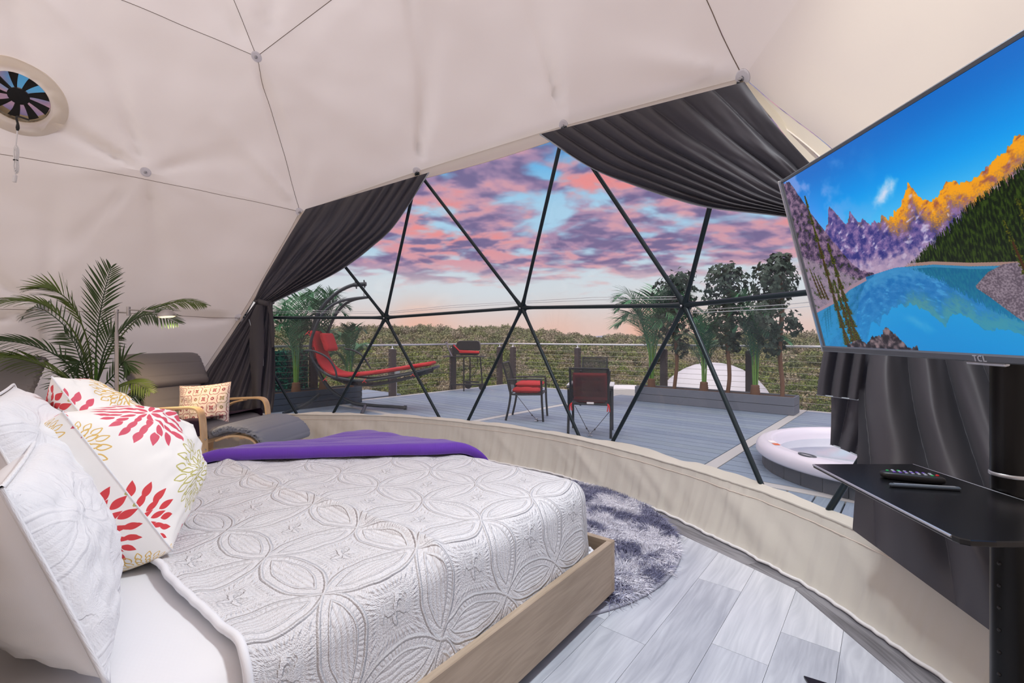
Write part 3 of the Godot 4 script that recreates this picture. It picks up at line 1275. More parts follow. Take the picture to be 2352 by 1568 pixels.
# ------------------------------------------------------------------ deck
func deck() -> void:
	var root := struct_node("floor_deck", "grey composite deck of long boards with paler breaker boards across it", "deck")
	var r2 := RandomNumberGenerator.new()
	r2.seed = 31
	var hole := PackedVector2Array()
	for k in 48:
		var a := TAU * k / 48.0
		hole.append(Vector2(DC.x + cos(a) * 4.19, -DC.z + sin(a) * 4.19))
	var o := Vector2(DO.x, -DO.z)
	var a2 := Vector2(DA.x, -DA.z)
	var b2 := Vector2(DB.x, -DB.z)
	var top := -0.015
	var ms := [M.board_a, M.board_b, M.board_c]
	var rect := func(s0: float, s1: float, t0: float, t1: float) -> PackedVector2Array:
		return PackedVector2Array([o + a2 * s0 + b2 * t0, o + a2 * s1 + b2 * t0, o + a2 * s1 + b2 * t1, o + a2 * s0 + b2 * t1])
	var put := func(q: PackedVector2Array, m: Material, dir: Vector2, nm: String) -> void:
		for piece in Geometry2D.clip_polygons(q, hole):
			if Geometry2D.is_polygon_clockwise(piece):
				continue
			var far := false
			for pt in piece:
				far = far or pt.y > 1.0
			if not far:
				continue
			var g := G.new()
			plank_into(g, piece, dir, r2.randf() * 4.0, top, 0.006, 0.024)
			if g.v.size():
				part(nm, g, m, root)
	var cols := [[0.07, 3.40], [3.54, 6.97], [7.11, 10.43]]
	for c in cols:
		var s := -0.15
		while s > -5.0:
			put.call(rect.call(s, s - 0.196, c[0], c[1]), ms[r2.randi() % 3], b2, "deck_board")
			s -= 0.196
	for t in [-0.07, 3.40, 6.97, 10.43]:
		put.call(rect.call(0.0, -5.03, t, t + 0.14), M.breaker, a2, "breaker_board")
	for t in [0.07, 3.54, 7.11]:
		put.call(rect.call(0.0, -0.14, t, t + (3.33 if t < 1.0 else 3.43)), M.breaker, b2, "edge_board")
	put.call(rect.call(-5.03, -5.17, -0.07, 10.57), M.breaker, b2, "breaker_board")
	var t := -0.07
	while t < 10.4:
		put.call(rect.call(-5.17, -12.0, t, t + 0.196), ms[r2.randi() % 3], a2, "deck_board")
		t += 0.196
	# joists and skirt board under it
	var g := G.new()
	for q in Geometry2D.clip_polygons(rect.call(-0.02, -12.0, -0.05, 10.5), PackedVector2Array()):
		if not Geometry2D.is_polygon_clockwise(q):
			plank_into(g, q, b2, 0.0, -0.062, 0.0, 0.12)
		else:
			q.reverse()
			plank_into(g, q, b2, 0.0, -0.062, 0.0, 0.12)
	part("joists", g, M.deck_under, root)
	g = G.new()
	var bs := Basis(DB, Vector3.UP, DB.cross(Vector3.UP))
	g.box(dk(0.02, 5.2, -0.14), Vector3(10.6, 0.24, 0.03), bs, 0.004)
	g.box(dk(-6.0, -0.09, -0.14), Vector3(0.03, 0.24, 12.0), bs, 0.004)
	part("fascia", g, M.planter, root)

func railing() -> void:
	var yaw := atan2(-DB.z, DB.x)
	var posts := []
	for t in [2.25, 4.45, 6.15, 8.4, 10.4]:
		posts.append([0.09, t])
	posts.append([0.09, 0.13])
	for s in [-0.13, -1.85, -3.62, -5.4]:
		posts.append([s, -0.17])
	var names := ["standing behind the chair with the black mesh back", "rising among the planter palms", "behind the ivy trees of the long planter", "beyond the white hot tub", "farthest along the right-hand railing", "right one of the pair at the far deck corner", "left one of the pair at the far deck corner", "behind the black grill", "behind the red lounger's foot end", "behind the red lounger's headrest"]
	for k in posts.size():
		var p: Vector3 = dk(posts[k][0], posts[k][1], 0.0)
		var o := thing("railing_post", "dark brown square railing post " + names[k], "post", Vector3(p.x, -0.5, p.z), yaw, "deck railing posts")
		var g := G.new()
		g.box(Vector3(0, 0.755, 0), Vector3(0.125, 1.51, 0.125), Basis.IDENTITY, 0.006)
		part("shaft", g, M.post, o)
		g = G.new()
		g.lathe([Vector2(0, 1.51), Vector2(0.045, 1.51), Vector2(0.045, 1.53), Vector2(0.012, 1.535), Vector2(0.012, 1.60), Vector2(0, 1.60)], 10)
		part("cap_bracket", g, M.rail_steel, o)
	for side in 2:
		var along_b := side == 0
		var lab := "steel top rail with thin cables along the %s edge of the deck" % ("right-hand far" if along_b else "left-hand far")
		var o := thing("cable_railing", lab, "railing", dk(0.09, 0.0, 0.0) if along_b else dk(0, -0.17, 0.0), 0.0)
		var a := Vector3(0, 0, 0)
		var b := DB * 10.5 if along_b else DA * -6.2
		var g := G.new()
		var pts := []
		for k in 13:
			pts.append(a + (b - a) * (k / 12.0) + Vector3(0, 1.105, 0))
		g.tube(pts, 0.021, 10)
		part("top_rail", g, M.rail_steel, o)
		for c in 9:
			g = G.new()
			pts = []
			for k in 13:
				pts.append(a + (b - a) * (k / 12.0) + Vector3(0, 0.10 + c * 0.105 - 0.006 * sin(PI * fmod(k / 12.0 * 5.0, 1.0)), 0))
			g.tube(pts, 0.0032, 5)
			part("cable", g, M.cable, o)

func planter_box(label: String, c: Vector3, size: Vector3, m: Material, rows: int, along_a: bool) -> void:
	var yaw := atan2(-DB.z, DB.x)
	var o := thing("planter_box", label, "planter", c, yaw)
	# local x runs along DB, local z towards the tent (-DA)
	for j in rows:
		var hb := size.y / rows
		for side in 4:
			var g := G.new()
			var long := side < 2
			var sg := 1.0 if side % 2 == 0 else -1.0
			var pos := Vector3(0, hb * (j + 0.5), sg * (size.z / 2 - 0.012)) if long else Vector3(sg * (size.x / 2 - 0.012), hb * (j + 0.5), 0)
			var sz := Vector3(size.x, hb - 0.006, 0.024) if long else Vector3(0.024, hb - 0.006, size.z - 0.05)
			g.box(pos, sz, Basis.IDENTITY, 0.004)
			part("board", g, m, o)
	var g2 := G.new()
	g2.box(Vector3(0, size.y - 0.05, 0), Vector3(size.x - 0.05, 0.05, size.z - 0.05), Basis.IDENTITY, 0.004)
	part("soil", g2, M.soil, o)
# ------------------------------------------------------------------ curtains
func fan_cloth(g: G, l0: Array, l1: Array, nu: int, nv: int, rad: Callable) -> void:   # cloth between two edge lines; rad(u, v) is its distance from the middle of the dome
	var a := spline(l0, 8)
	var b := spline(l1, 8)
	var p := PackedVector3Array()
	var us := PackedVector2Array()
	for j in nv + 1:
		var v := float(j) / nv
		var pa: Vector2 = along(a, v)
		var pb: Vector2 = along(b, v)
		for k in nu + 1:
			var u := float(k) / nu
			var q := pa.lerp(pb, u)
			p.append(sp(q.x, q.y, rad.call(u, v)))
			us.append(Vector2(u * 2.0, v * 3.0))
	g.grid(p, nu + 1, us)

func edge_cord(nm: String, l: Array, r: float, o: Node3D, w := 0.006) -> void:
	var pts := []
	for q in spline(l, 8):
		pts.append(sp(q.x, q.y, r))
	var g := G.new()
	g.tube(pts, w, 6)
	part(nm, g, M.curtain_edge, o)

func pleat(x: float) -> float:
	var f := x - floorf(x)
	return sin(PI * pow(f, 0.65))

func curtains() -> void:
	var L := func(a: Array) -> Array:
		var o := []
		for k in range(0, a.size(), 2):
			o.append(Vector2(a[k], a[k + 1]))
		return o
	var fn := noise(66, 1.0, 2)
	# left
	var o := thing("curtain", "charcoal curtain swagged to the left of the clear window, tied by the palm and armchair", "curtain", Vector3.ZERO, 0.0, "window curtains")
	var g := G.new()
	var s0: Array = L.call([702, 480, 670, 532, 634, 593, 603, 647, 584, 688])
	var s1: Array = L.call([985, 396, 908, 514, 854, 566, 797, 610, 745, 640, 684, 668, 628, 694])
	fan_cloth(g, s0, s1, 220, 60, func(u: float, v: float) -> float:
		var w := sstep(0.30, 0.62, u)
		var big := pleat(u * 6.0 + 0.2 * sin(v * 3.0)) * 0.045 * (1.0 - w) * sstep(0.55, 0.1, u - 0.12)
		var fine := pleat(u * 11.0 + 0.35 * sin(v * 4.0)) * 0.05 * w
		var x := fn.get_noise_2d(u * 9.0, v * 2.0) * 0.018
		return RD - 0.135 - (big + fine + x) * (0.35 + 0.65 * sin(PI * clampf(v * 0.9 + 0.08, 0, 1))) - w * 0.03)
	part("swag", g, M.curtain, o)
	edge_cord("swag_hem", s1, RD - 0.175, o)
	g = G.new()
	var t0: Array = L.call([590, 690, 562, 728, 521, 785, 480, 845, 444, 905, 412, 965])
	var t1: Array = L.call([626, 690, 628, 760, 632, 820, 632, 880, 630, 918, 625, 946])
	fan_cloth(g, t0, t1, 240, 50, func(u: float, v: float) -> float:
		var k := pleat(u * 6.0 + 0.15 * sin(v * 3.0)) * 0.05 + pleat(u * 13.0 + 0.4) * 0.012
		return lerpf(RD - 0.15, 3.98, sstep(0.15, 1.0, v)) - k * (0.3 + 0.7 * sstep(0.0, 0.5, v)) - fn.get_noise_2d(u * 5.0 + 9.0, v * 2.0) * 0.02)
	part("tail", g, M.curtain, o)
	g = G.new()
	var f0: Array = L.call([588, 700, 575, 735, 573, 800, 578, 880, 580, 952])
	var f1: Array = L.call([604, 700, 606, 760, 606, 816, 600, 880, 598, 955])
	fan_cloth(g, f0, f1, 30, 40, func(u: float, v: float) -> float: return lerpf(RD - 0.22, 3.88, sstep(0.15, 1.0, v)) - 0.03 * sin(PI * u))
	part("lapped_fold", g, M.curtain, o)
	edge_cord("fold_hem", L.call([572, 733, 582, 765, 594, 790, 604, 816, 605, 840]), RD - 0.235, o, 0.004)
	g = G.new()
	var band := []
	for q in [[586, 688, 0.05], [600, 694, 0.20], [615, 697, 0.22], [628, 692, 0.12]]:
		band.append(sp(q[0], q[1], RD - q[2]))
	g.tube(spline(band, 6), 0.032, 10, true, 0.5)
	part("tie_band", g, M.curtain, o)
	for k in 2:
		g = G.new()
		var tl := []
		for q in [[614 + k * 6, 695], [622 + k * 3, 730], [624 + k * 4, 765], [626, 797]]:
			tl.append(sp(q[0], q[1], RD - 0.22))
		g.tube(spline(tl, 6), 0.016, 8, true, 0.3)
		part("tie_end", g, M.curtain, o)
	# right
	o = thing("curtain", "charcoal curtain swagged to the right above and behind the television", "curtain", Vector3.ZERO, 0.0, "window curtains")
	g = G.new()
	s0 = L.call([1710, 188, 1775, 278, 1858, 372, 1980, 500, 2150, 640])
	s1 = L.call([1240, 308, 1357, 384, 1458, 425, 1553, 457, 1643, 478, 1809, 497, 2000, 530, 2150, 610])
	fan_cloth(g, s0, s1, 240, 70, func(u: float, v: float) -> float:
		var w := sstep(0.42, 0.75, u)
		var big := pleat(u * 6.5 + 0.25 * sin(v * 2.5)) * 0.045 * (1.0 - w)
		var fine := pleat(u * 13.0 + 0.4 * sin(v * 3.0)) * 0.05 * w
		var x := fn.get_noise_2d(u * 8.0 + 40.0, v * 2.0) * 0.02
		return RD - 0.135 - (big + fine + x) * (0.35 + 0.65 * sin(PI * clampf(v * 0.9 + 0.1, 0, 1))) - w * 0.03)
	part("swag", g, M.curtain, o)
	edge_cord("swag_hem", s1, RD - 0.175, o)
	g = G.new()
	t0 = L.call([2030, 690, 1992, 800, 1973, 900, 1971, 1000, 1966, 1100, 1958, 1216])
	t1 = L.call([2250, 650, 2345, 860, 2440, 1080, 2545, 1330, 2640, 1560, 2700, 1760])
	fan_cloth(g, t0, t1, 260, 60, func(u: float, v: float) -> float:
		var k := pleat(u * 4.0 - 0.3 * v) * 0.12 * (1.0 - u * 0.4)
		return lerpf(RD - 0.13, 3.93, sstep(0.1, 1.0, v)) - k * (0.3 + 0.7 * sstep(0.0, 0.4, v)) * (1.0 - 0.75 * sstep(0.75, 1.0, v)) - fn.get_noise_2d(u * 4.0 + 9.0, v * 2.0) * 0.02)
	part("tail", g, M.curtain, o)
	g = G.new()
	fan_cloth(g, L.call([1899, 770, 1887, 830, 1880, 870, 1876, 906]), L.call([1995, 770, 1986, 830, 1980, 870, 1973, 918]), 60, 24, func(u: float, v: float) -> float: return RD - 0.16 - 0.06 * pleat(u * 2.6 + 0.12))
	part("lapped_fold", g, M.curtain, o)
	edge_cord("fold_hem", L.call([1876, 906, 1910, 910, 1940, 914, 1973, 918]), RD - 0.20, o, 0.003)
	g = G.new()
	fan_cloth(g, L.call([1909, 890, 1909, 960, 1907, 1020]), L.call([1990, 890, 1985, 960, 1972, 1047]), 40, 24, func(u: float, v: float) -> float: return RD - 0.10 - 0.05 * pleat(u * 1.7 + v * 0.5))
	part("lapped_fold", g, M.curtain, o)
	edge_cord("fold_hem", L.call([1907, 1020, 1935, 1030, 1970, 1046]), RD - 0.13, o, 0.003)
	g = G.new()
	fan_cloth(g, L.call([1720, 192, 1790, 262, 1870, 352, 1960, 440, 2100, 560]), L.call([1708, 192, 1770, 268, 1852, 372, 1950, 480, 2080, 600]), 12, 30, func(u: float, v: float) -> float: return RD - 0.05 - 0.05 * u)
	part("window_flap", g, M.canvas, o, "cream canvas flap beside the curtain")
# ------------------------------------------------------------------ bed
const BED_TOP := 0.585
const MA0 := -2.02
const MA1 := -0.075
const MB0 := 0.045
const MB1 := 1.86

func drape(a: float, b: float, top: float, r0 := 0.07, corner := 0.16, flare := 0.0) -> Vector3:   # where a flat cloth's point comes to lie on and beside the mattress
	var c := Vector2((MA0 + MA1) / 2, (MB0 + MB1) / 2)
	var hs := Vector2((MA1 - MA0) / 2 - corner, (MB1 - MB0) / 2 - corner)
	var p := Vector2(a, b) - c
	var q := Vector2(clampf(p.x, -hs.x, hs.x), clampf(p.y, -hs.y, hs.y))
	var e := p - q
	var d := e.length() - (corner - r0)
	if d <= 0.0:
		return bed_at(a, b, top)
	var dir := e.normalized()
	var base := q + dir * (corner - r0) + c
	var out: float
	var y: float
	if d < r0 * PI / 2:
		out = r0 * sin(d / r0)
		y = top - r0 * (1.0 - cos(d / r0))
	else:
		var rest := d - r0 * PI / 2
		out = r0 + rest * flare
		y = top - r0 - rest
	var m := base + dir * out
	return bed_at(m.x, m.y, y)

func bed() -> void:
	var bs := Basis(BU, Vector3.UP, BU.cross(Vector3.UP))   # local z points to the near side
	var o := thing("bed_frame", "light oak low platform bed frame under the white bedding", "bed", Vector3(BC.x, 0, BC.z), 0.0)
	var L := func(a: float, b: float, y: float) -> Vector3: return BU * a + BV * b + Vector3(0, y, 0)
	var g := G.new()
	g.box(L.call(-1.045, 0.014, 0.168), Vector3(2.03, 0.244, 0.028), bs, 0.003)
	part("side_panel", g, M.bed_wood, o)
	g = G.new()
	g.box(L.call(-1.045, 1.886, 0.168), Vector3(2.03, 0.244, 0.028), bs, 0.003)
	part("side_panel", g, M.bed_wood, o)
	g = G.new()
	g.box(L.call(-0.014, 0.95, 0.168), Vector3(0.028, 0.244, 1.9), bs, 0.003)
	part("foot_panel", g, M.bed_wood, o)
	g = G.new()
	g.box(L.call(-2.075, 0.95, 0.45), Vector3(0.03, 0.9, 1.9), bs, 0.004)
	part("headboard", g, M.bed_wood, o)
	g = G.new()
	g.box(L.call(-1.045, 0.95, 0.17), Vector3(1.99, 0.02, 1.83), bs, 0.003)
	part("slat_base", g, M.wood_inside, o)
	for k in [[-1.8, 0.3], [-0.35, 0.4], [-1.8, 1.6], [-0.35, 1.6]]:
		g = G.new()
		g.box(L.call(k[0], k[1], 0.08), Vector3(0.06, 0.16, 0.06), bs, 0.004)
		part("leg", g, M.wood_inside, o)
	# mattress in its fitted sheet
	g = G.new()
	var p := PackedVector3Array()
	var us := PackedVector2Array()
	var n := 70
	for j in n + 1:
		for k in n + 1:
			var a := lerpf(MA0 - 0.40, MA1 + 0.40, float(j) / n)
			var b := lerpf(MB0 - 0.40, MB1 + 0.40, float(k) / n)
			p.append(drape(a, b, BED_TOP - 0.026, 0.11, 0.22))
			us.append(Vector2(a, b))
	g.grid(p, n + 1, us)
	tag(part("mattress", g, M.sheet, self), "thick mattress in a smooth white fitted sheet", "mattress")
	# the quilt
	g = G.new()
	p = PackedVector3Array()
	us = PackedVector2Array()
	var qn := noise(50, 1.0, 3)
	var na := 300
	var nb := 320
	for j in na + 1:
		for k in nb + 1:
			var a := lerpf(-1.615, MA1 + 0.325, float(j) / na)
			var b := lerpf(MB0 - 0.315, MB1 + 0.30, float(k) / nb)
			var w := qn.get_noise_2d(a * 2.2, b * 2.2) * 0.010 + qn.get_noise_2d(a * 7.0, b * 7.0) * 0.004
			w += 0.020 * exp(-pow((a + 1.05 - 0.02 * sin(b * 4.0)) / 0.022, 2.0)) + 0.012 * exp(-pow((a + 0.98) / 0.06, 2.0))
			w += 0.012 * exp(-pow((a + 1.60) / 0.03, 2.0))
			var q := drape(a + qn.get_noise_2d(b * 3.0, 7.0) * 0.012, b + qn.get_noise_2d(a * 3.0, 9.0) * 0.010, BED_TOP + w, 0.085, 0.17, 0.06)
			var over := maxf(0.0, 0.42 - q.y) * 0.5
			q += (BV * -1.0) * over * qn.get_noise_2d(a * 3.2, 30.0) * 0.22 + BU * over * qn.get_noise_2d(b * 3.2, 60.0) * 0.2
			q.y = maxf(q.y, 0.262 + qn.get_noise_2d((a + b) * 3.0, 5.0) * 0.012)
			p.append(q)
			us.append(Vector2(a / 0.31, b / 0.31))
	g.grid(p, nb + 1, us)
	var quilt := part("quilt", g, M.quilt, self)
	tag(quilt, "white matelasse quilt with looped relief pattern spread over the bed", "quilt")
	var hem := []
	for k in nb + 1:
		hem.append(p[k])
	g = G.new()
	g.tube(hem, 0.010, 8)
	part("binding", g, M.sheet, quilt)
	hem = []
	for j in na + 1:
		hem.append(p[j * (nb + 1)])
	g = G.new()
	g.tube(hem, 0.008, 8)
	part("binding", g, M.sheet, quilt)
	# the purple throw over the far foot corner
	g = G.new()
	p = PackedVector3Array()
	us = PackedVector2Array()
	var e0 := Vector2(-1.20, 1.90)
	var e1 := Vector2(0.06, 0.66)
	var dir := (e1 - e0).normalized()
	var nrm := Vector2(-dir.y, dir.x)
	if nrm.dot(Vector2(0, 1.86) - e0) < 0.0:
		nrm = -nrm
	var nt := 90
	var nl := 160
	for j in nt + 1:
		for k in nl + 1:
			var t := -0.02 + 1.30 * pow(float(j) / nt, 1.6)
			var s := lerpf(-0.24, (e1 - e0).length() + 0.26, float(k) / nl)
			var wob := qn.get_noise_2d(s * 1.6, 44.0) * 0.03
			var q := e0 + dir * s + nrm * (maxf(t, 0.0) + wob)
			var lift := 0.062 * sstep(-0.02, 0.012, t) - 0.032 * sstep(0.05, 0.40, t)
			if t < 0.012:
				q -= nrm * 0.02 * sin(PI * clampf((t + 0.02) / 0.032, 0.0, 1.0))
			lift += qn.get_noise_2d(s * 1.5, t * 9.0) * 0.010 * sstep(0.0, 0.1, t) + 0.012
			p.append(drape(q.x, q.y, BED_TOP + lift, 0.09, 0.18, 0.04))
			us.append(Vector2(s, t))
	g.grid(p, nl + 1, us, false, false)
	if g.n[nl + 5 + (nl + 1) * 40].y < 0.0:
		g = G.new()
		g.grid(p, nl + 1, us, false, true)
	tag(part("throw_blanket", g, M["throw"], self), "purple velvet throw folded across the far foot corner of the bed", "blanket")

# ------------------------------------------------------------------ pillows
func pillow_mesh(w: float, h: float, t: float, sd: int, uv0 := Vector2.ZERO, uvs := Vector2.ONE, pinch := 0.07, ex := 0.55, mir := Vector2(0.37, 0.21)) -> G:
	var g := G.new()
	var nn := noise(sd, 1.0, 3)
	var n := 44
	# the print follows the length of the cloth, not of the outline
	var arc := PackedFloat32Array([0.0])
	var arc2 := PackedFloat32Array([0.0])
	for k in n:
		var q := []
		for e in 2:
			var u := clampf(sin((float(k + e) / n - 0.5) * PI) * 0.5 + (float(k + e) / n - 0.5), -1, 1)
			q.append(Vector2(u, pow(maxf(1.0 - u * u, 0.0), ex) * t))
		arc.append(arc[-1] + Vector2((q[1].x - q[0].x) * w / 2, (q[1].y - q[0].y) / 2).length() / w)
		arc2.append(arc2[-1] + Vector2((q[1].x - q[0].x) * h / 2, (q[1].y - q[0].y) / 2).length() / h)
	for side in 2:
		var p := PackedVector3Array()
		var us := PackedVector2Array()
		var sg := 1.0 if side == 0 else -1.0
		for j in n + 1:
			for k in n + 1:
				var u := sin((float(k) / n - 0.5) * PI) * 0.5 + (float(k) / n - 0.5)
				var v := sin((float(j) / n - 0.5) * PI) * 0.5 + (float(j) / n - 0.5)
				u = clampf(u, -1, 1)
				v = clampf(v, -1, 1)
				var x := w / 2 * u * (1.0 - pinch * (1.0 - v * v) * u * u)
				var y := h / 2 * v * (1.0 - pinch * (1.0 - u * u) * v * v)
				var z := t / 2 * pow(maxf(1.0 - u * u, 0.0), ex) * pow(maxf(1.0 - v * v, 0.0), ex)
				var edge := maxf(absf(u), absf(v))
				z *= 1.0 + nn.get_noise_3d(u * 1.2, v * 1.2, side * 5.0) * 0.22
				z += nn.get_noise_3d(u * 4.0, v * 4.0, side * 9.0 + 3.0) * 0.012 * sstep(1.0, 0.8, edge)
				p.append(Vector3(x, y, z * sg))
				us.append(uv0 + Vector2(arc[k], arc2[n - j]) * uvs + mir * side)
		g.grid(p, n + 1, us, false, side == 0)
	return g

func place(o: Node3D, c: Vector3, x: Vector3, y: Vector3) -> void:
	var yy := y.normalized()
	var xx := (x - yy * x.dot(yy)).normalized()
	o.transform = Transform3D(Basis(xx, yy, xx.cross(yy)), c)

func piping(o: Node3D, w: float, h: float, pinch: float, r: float, m: Material, nm := "piping") -> void:
	var pts := []
	for k in 65:
		var s := k / 64.0 * 4.0
		var u: float
		var v: float
		if s < 1.0:
			u = -1.0 + 2.0 * s
			v = 1.0
		elif s < 2.0:
			u = 1.0
			v = 1.0 - 2.0 * (s - 1.0)
		elif s < 3.0:
			u = 1.0 - 2.0 * (s - 2.0)
			v = -1.0
		else:
			u = -1.0
			v = -1.0 + 2.0 * (s - 3.0)
		pts.append(Vector3(w / 2 * u * (1.0 - pinch * (1.0 - v * v) * u * u), h / 2 * v * (1.0 - pinch * (1.0 - u * u) * v * v), 0))
	var g := G.new()
	g.tube(pts, r, 6, false, 1.0, false, Vector3.BACK)
	part(nm, g, m, o)

func pillows() -> void:
	# flowered cushions: x runs away from the camera, y leans back towards the headboard
	var grp := "flowered cushions on the bed"
	var o := thing("cushion", "plump cream cushion with coral, pink and green flowers, front one of the pair", "cushion", Vector3.ZERO, 0.0, grp)
	var lean := Vector3(-0.21, 0.404, 0.10)
	var away := V(-0.30, -0.13, 0.45)
	away = (away - lean * away.dot(lean) / lean.length_squared()).normalized()
	place(o, V(-1.125, 0.832, 1.33) + away * 0.26, away, lean)
	part("front_cover", pillow_side(0.52, 0.50, 0.45, 71, true, Vector2(0.35, -0.14), Vector2(0.92, 0.90), 0.72), M.floral, o)
	part("back_cover", pillow_side(0.52, 0.50, 0.60, 71, false, Vector2(-0.02, -0.15), Vector2(0.86, 0.86), 0.34), M.floral, o)
	piping(o, 0.52, 0.50, 0.035, 0.002, M.sheet)
	o = thing("cushion", "cream cushion printed with coral and gold flowers, behind the front flowered cushion", "cushion", Vector3.ZERO, 0.0, grp)
	place(o, V(-1.285, 0.931, 1.45) + away * 0.235, away, lean)
	part("cover", pillow_mesh(0.47, 0.47, 0.26, 72, Vector2(0.86, 0.86), Vector2(0.86, 0.86), 0.05, 0.6, Vector2(0.12, -0.35)), M.floral, o)
	piping(o, 0.47, 0.47, 0.05, 0.002, M.sheet)
	# white pillows, seen along their near edges
	o = thing("pillow", "white pillow with quilted front and flange edge, nearest the camera on the bed", "pillow", Vector3.ZERO, 0.0, "white pillows on the bed")
	var top := at(15, 1140, 0.815)
	var bot := at(238, 1552, 0.90)
	away = V(-0.66, 0.0, 0.75).normalized()
	place(o, (top + bot) * 0.5 + away * 0.33, away, top - bot)
	part("back", pillow_side(0.66, 0.42, 0.34, 73, false), M.sheet, o)
	part("quilted_front", pillow_side(0.66, 0.42, 0.16, 75, true), M.quilt_soft, o)
	piping(o, 0.675, 0.435, 0.03, 0.005, M.quilt_soft, "flange")
	o = thing("pillow", "white quilted pillow leaning between the nearest pillow and the flowered cushions", "pillow", Vector3.ZERO, 0.0, "white pillows on the bed")
	top = at(-60, 930, 1.067)
	bot = at(175, 1330, 1.18)
	place(o, (top + bot) * 0.5 + away * 0.31, away, top - bot)
	part("back", pillow_side(0.62, 0.48, 0.24, 74, false), M.sheet, o)
	part("quilted_front", pillow_side(0.62, 0.48, 0.22, 76, true), M.quilt_soft, o)
	piping(o, 0.635, 0.495, 0.03, 0.004, M.quilt_soft, "flange")

func pillow_side(w: float, h: float, t: float, sd: int, first: bool, uv0 := Vector2.ZERO, uvs := Vector2.ZERO, ex := 0.55) -> G:   # one face of a pillow, its own material
	var full := pillow_mesh(w, h, t, sd, uv0, uvs if uvs.x > 0.0 else Vector2(w / 0.31, h / 0.31), 0.035, ex, Vector2.ZERO)
	var g := G.new()
	var n := full.v.size() / 2
	var m := full.ix.size() / 2
	var o := 0 if first else n
	g.v = full.v.slice(o, o + n)
	g.n = full.n.slice(o, o + n)
	g.uv = full.uv.slice(o, o + n)
	g.col = full.col.slice(o, o + n)
	for k in range(0 if first else m, m if first else 2 * m):
		g.ix.append(full.ix[k] - o)
	return g
# ------------------------------------------------------------------ armchairs, side table, lamp, palm
func strip(g: G, path: Array, z: float, w: float, th: float) -> void:   # bent laminated wood: a flat strip swept along a path in xy, w wide along z
	var l := PackedVector2Array()
	var r := PackedVector2Array()
	for k in path.size():
		var t: Vector2 = (path[mini(k + 1, path.size() - 1)] - path[maxi(k - 1, 0)]).normalized()
		var n := Vector2(-t.y, t.x) * th / 2
		l.append(path[k] + n)
		r.append(path[k] - n)
	var b := 0.003
	for q in [[l, z - w / 2 + b, l, z + w / 2 - b], [r, z + w / 2 - b, r, z - w / 2 + b]]:
		pass
	var p := PackedVector3Array()
	var us := PackedVector2Array()
	var run := 0.0
	var ring := [[0, -1, b], [0, 1, b], [0, 1, -1], [1, 1, -1], [1, 1, b], [1, -1, b], [1, -1, -1], [0, -1, -1], [0, -1, b]]
	for k in path.size():
		if k:
			run += path[k].distance_to(path[k - 1])
		for q in ring:
			var e: Vector2 = l[k] if q[0] == 0 else r[k]
			var zz: float
			if q[2] == -1:
				e = e.lerp(path[k], b / th * 2.0)
				zz = z + q[1] * w / 2
			else:
				zz = z + q[1] * (w / 2 - b)
			p.append(Vector3(e.x, e.y, zz))
			us.append(Vector2(run, (zz - z) + q[0] * 0.07))
	g.grid(p, ring.size(), us, true, true)
	for e in [0, path.size() - 1]:
		var q := PackedVector3Array()
		for k in ring.size() - 1:
			q.append(p[e * ring.size() + k])
		if e == 0:
			q.reverse()
		g.poly(q)

func pad(g: G, path: Array, th: Array, w: float, chan: float, sd: int) -> void:   # a quilted cushion following a side path; rounded edges and puckered sides
	var nn := noise(sd, 1.0, 2)
	var m := path.size()
	var p := PackedVector3Array()
	var run := 0.0
	var ring := 40
	var rows := []
	for k in m:
		if k:
			run += path[k].distance_to(path[k - 1])
		rows.append(run)
	for k in m:
		var t: Vector2 = (path[mini(k + 1, m - 1)] - path[maxi(k - 1, 0)]).normalized()
		var n := Vector2(-t.y, t.x)
		var endf := sqrt(maxf(0.0, 1.0 - pow(1.0 - clampf(minf(rows[k], run - rows[k]) / 0.045, 0.0, 1.0), 2.0)))
		var groove := 1.0 - 0.10 * exp(-pow((fposmod(rows[k] + chan / 2, chan) - chan / 2) / 0.007, 2.0))
		for j in ring + 1:
			var a := TAU * j / ring
			var cx := signf(cos(a)) * pow(absf(cos(a)), 0.28)
			var sy := signf(sin(a)) * pow(absf(sin(a)), 0.6)
			var puck := 1.0 + 0.02 * nn.get_noise_2d(rows[k] * 40.0, a * 3.0) * absf(cos(a)) * 2.0
			var z := cx * w / 2 * (0.94 + 0.06 * endf) * puck
			var y: float = sy * th[mini(k, th.size() - 1)] / 2 * maxf(endf, 0.05) * lerpf(1.0, groove, clampf(absf(sin(a)) * 2.0, 0, 1))
			y += nn.get_noise_2d(rows[k] * 60.0 + a, 3.0) * 0.006 * sstep(0.75, 0.97, absf(cx))
			var q: Vector2 = path[k] + n * y
			p.append(Vector3(q.x, q.y, z))
	g.grid(p, ring + 1, PackedVector2Array(), true, true)

func v2(a: Array, n := 8) -> Array:
	var o := []
	for k in range(0, a.size(), 2):
		o.append(Vector2(a[k], a[k + 1]))
	return spline(o, n)

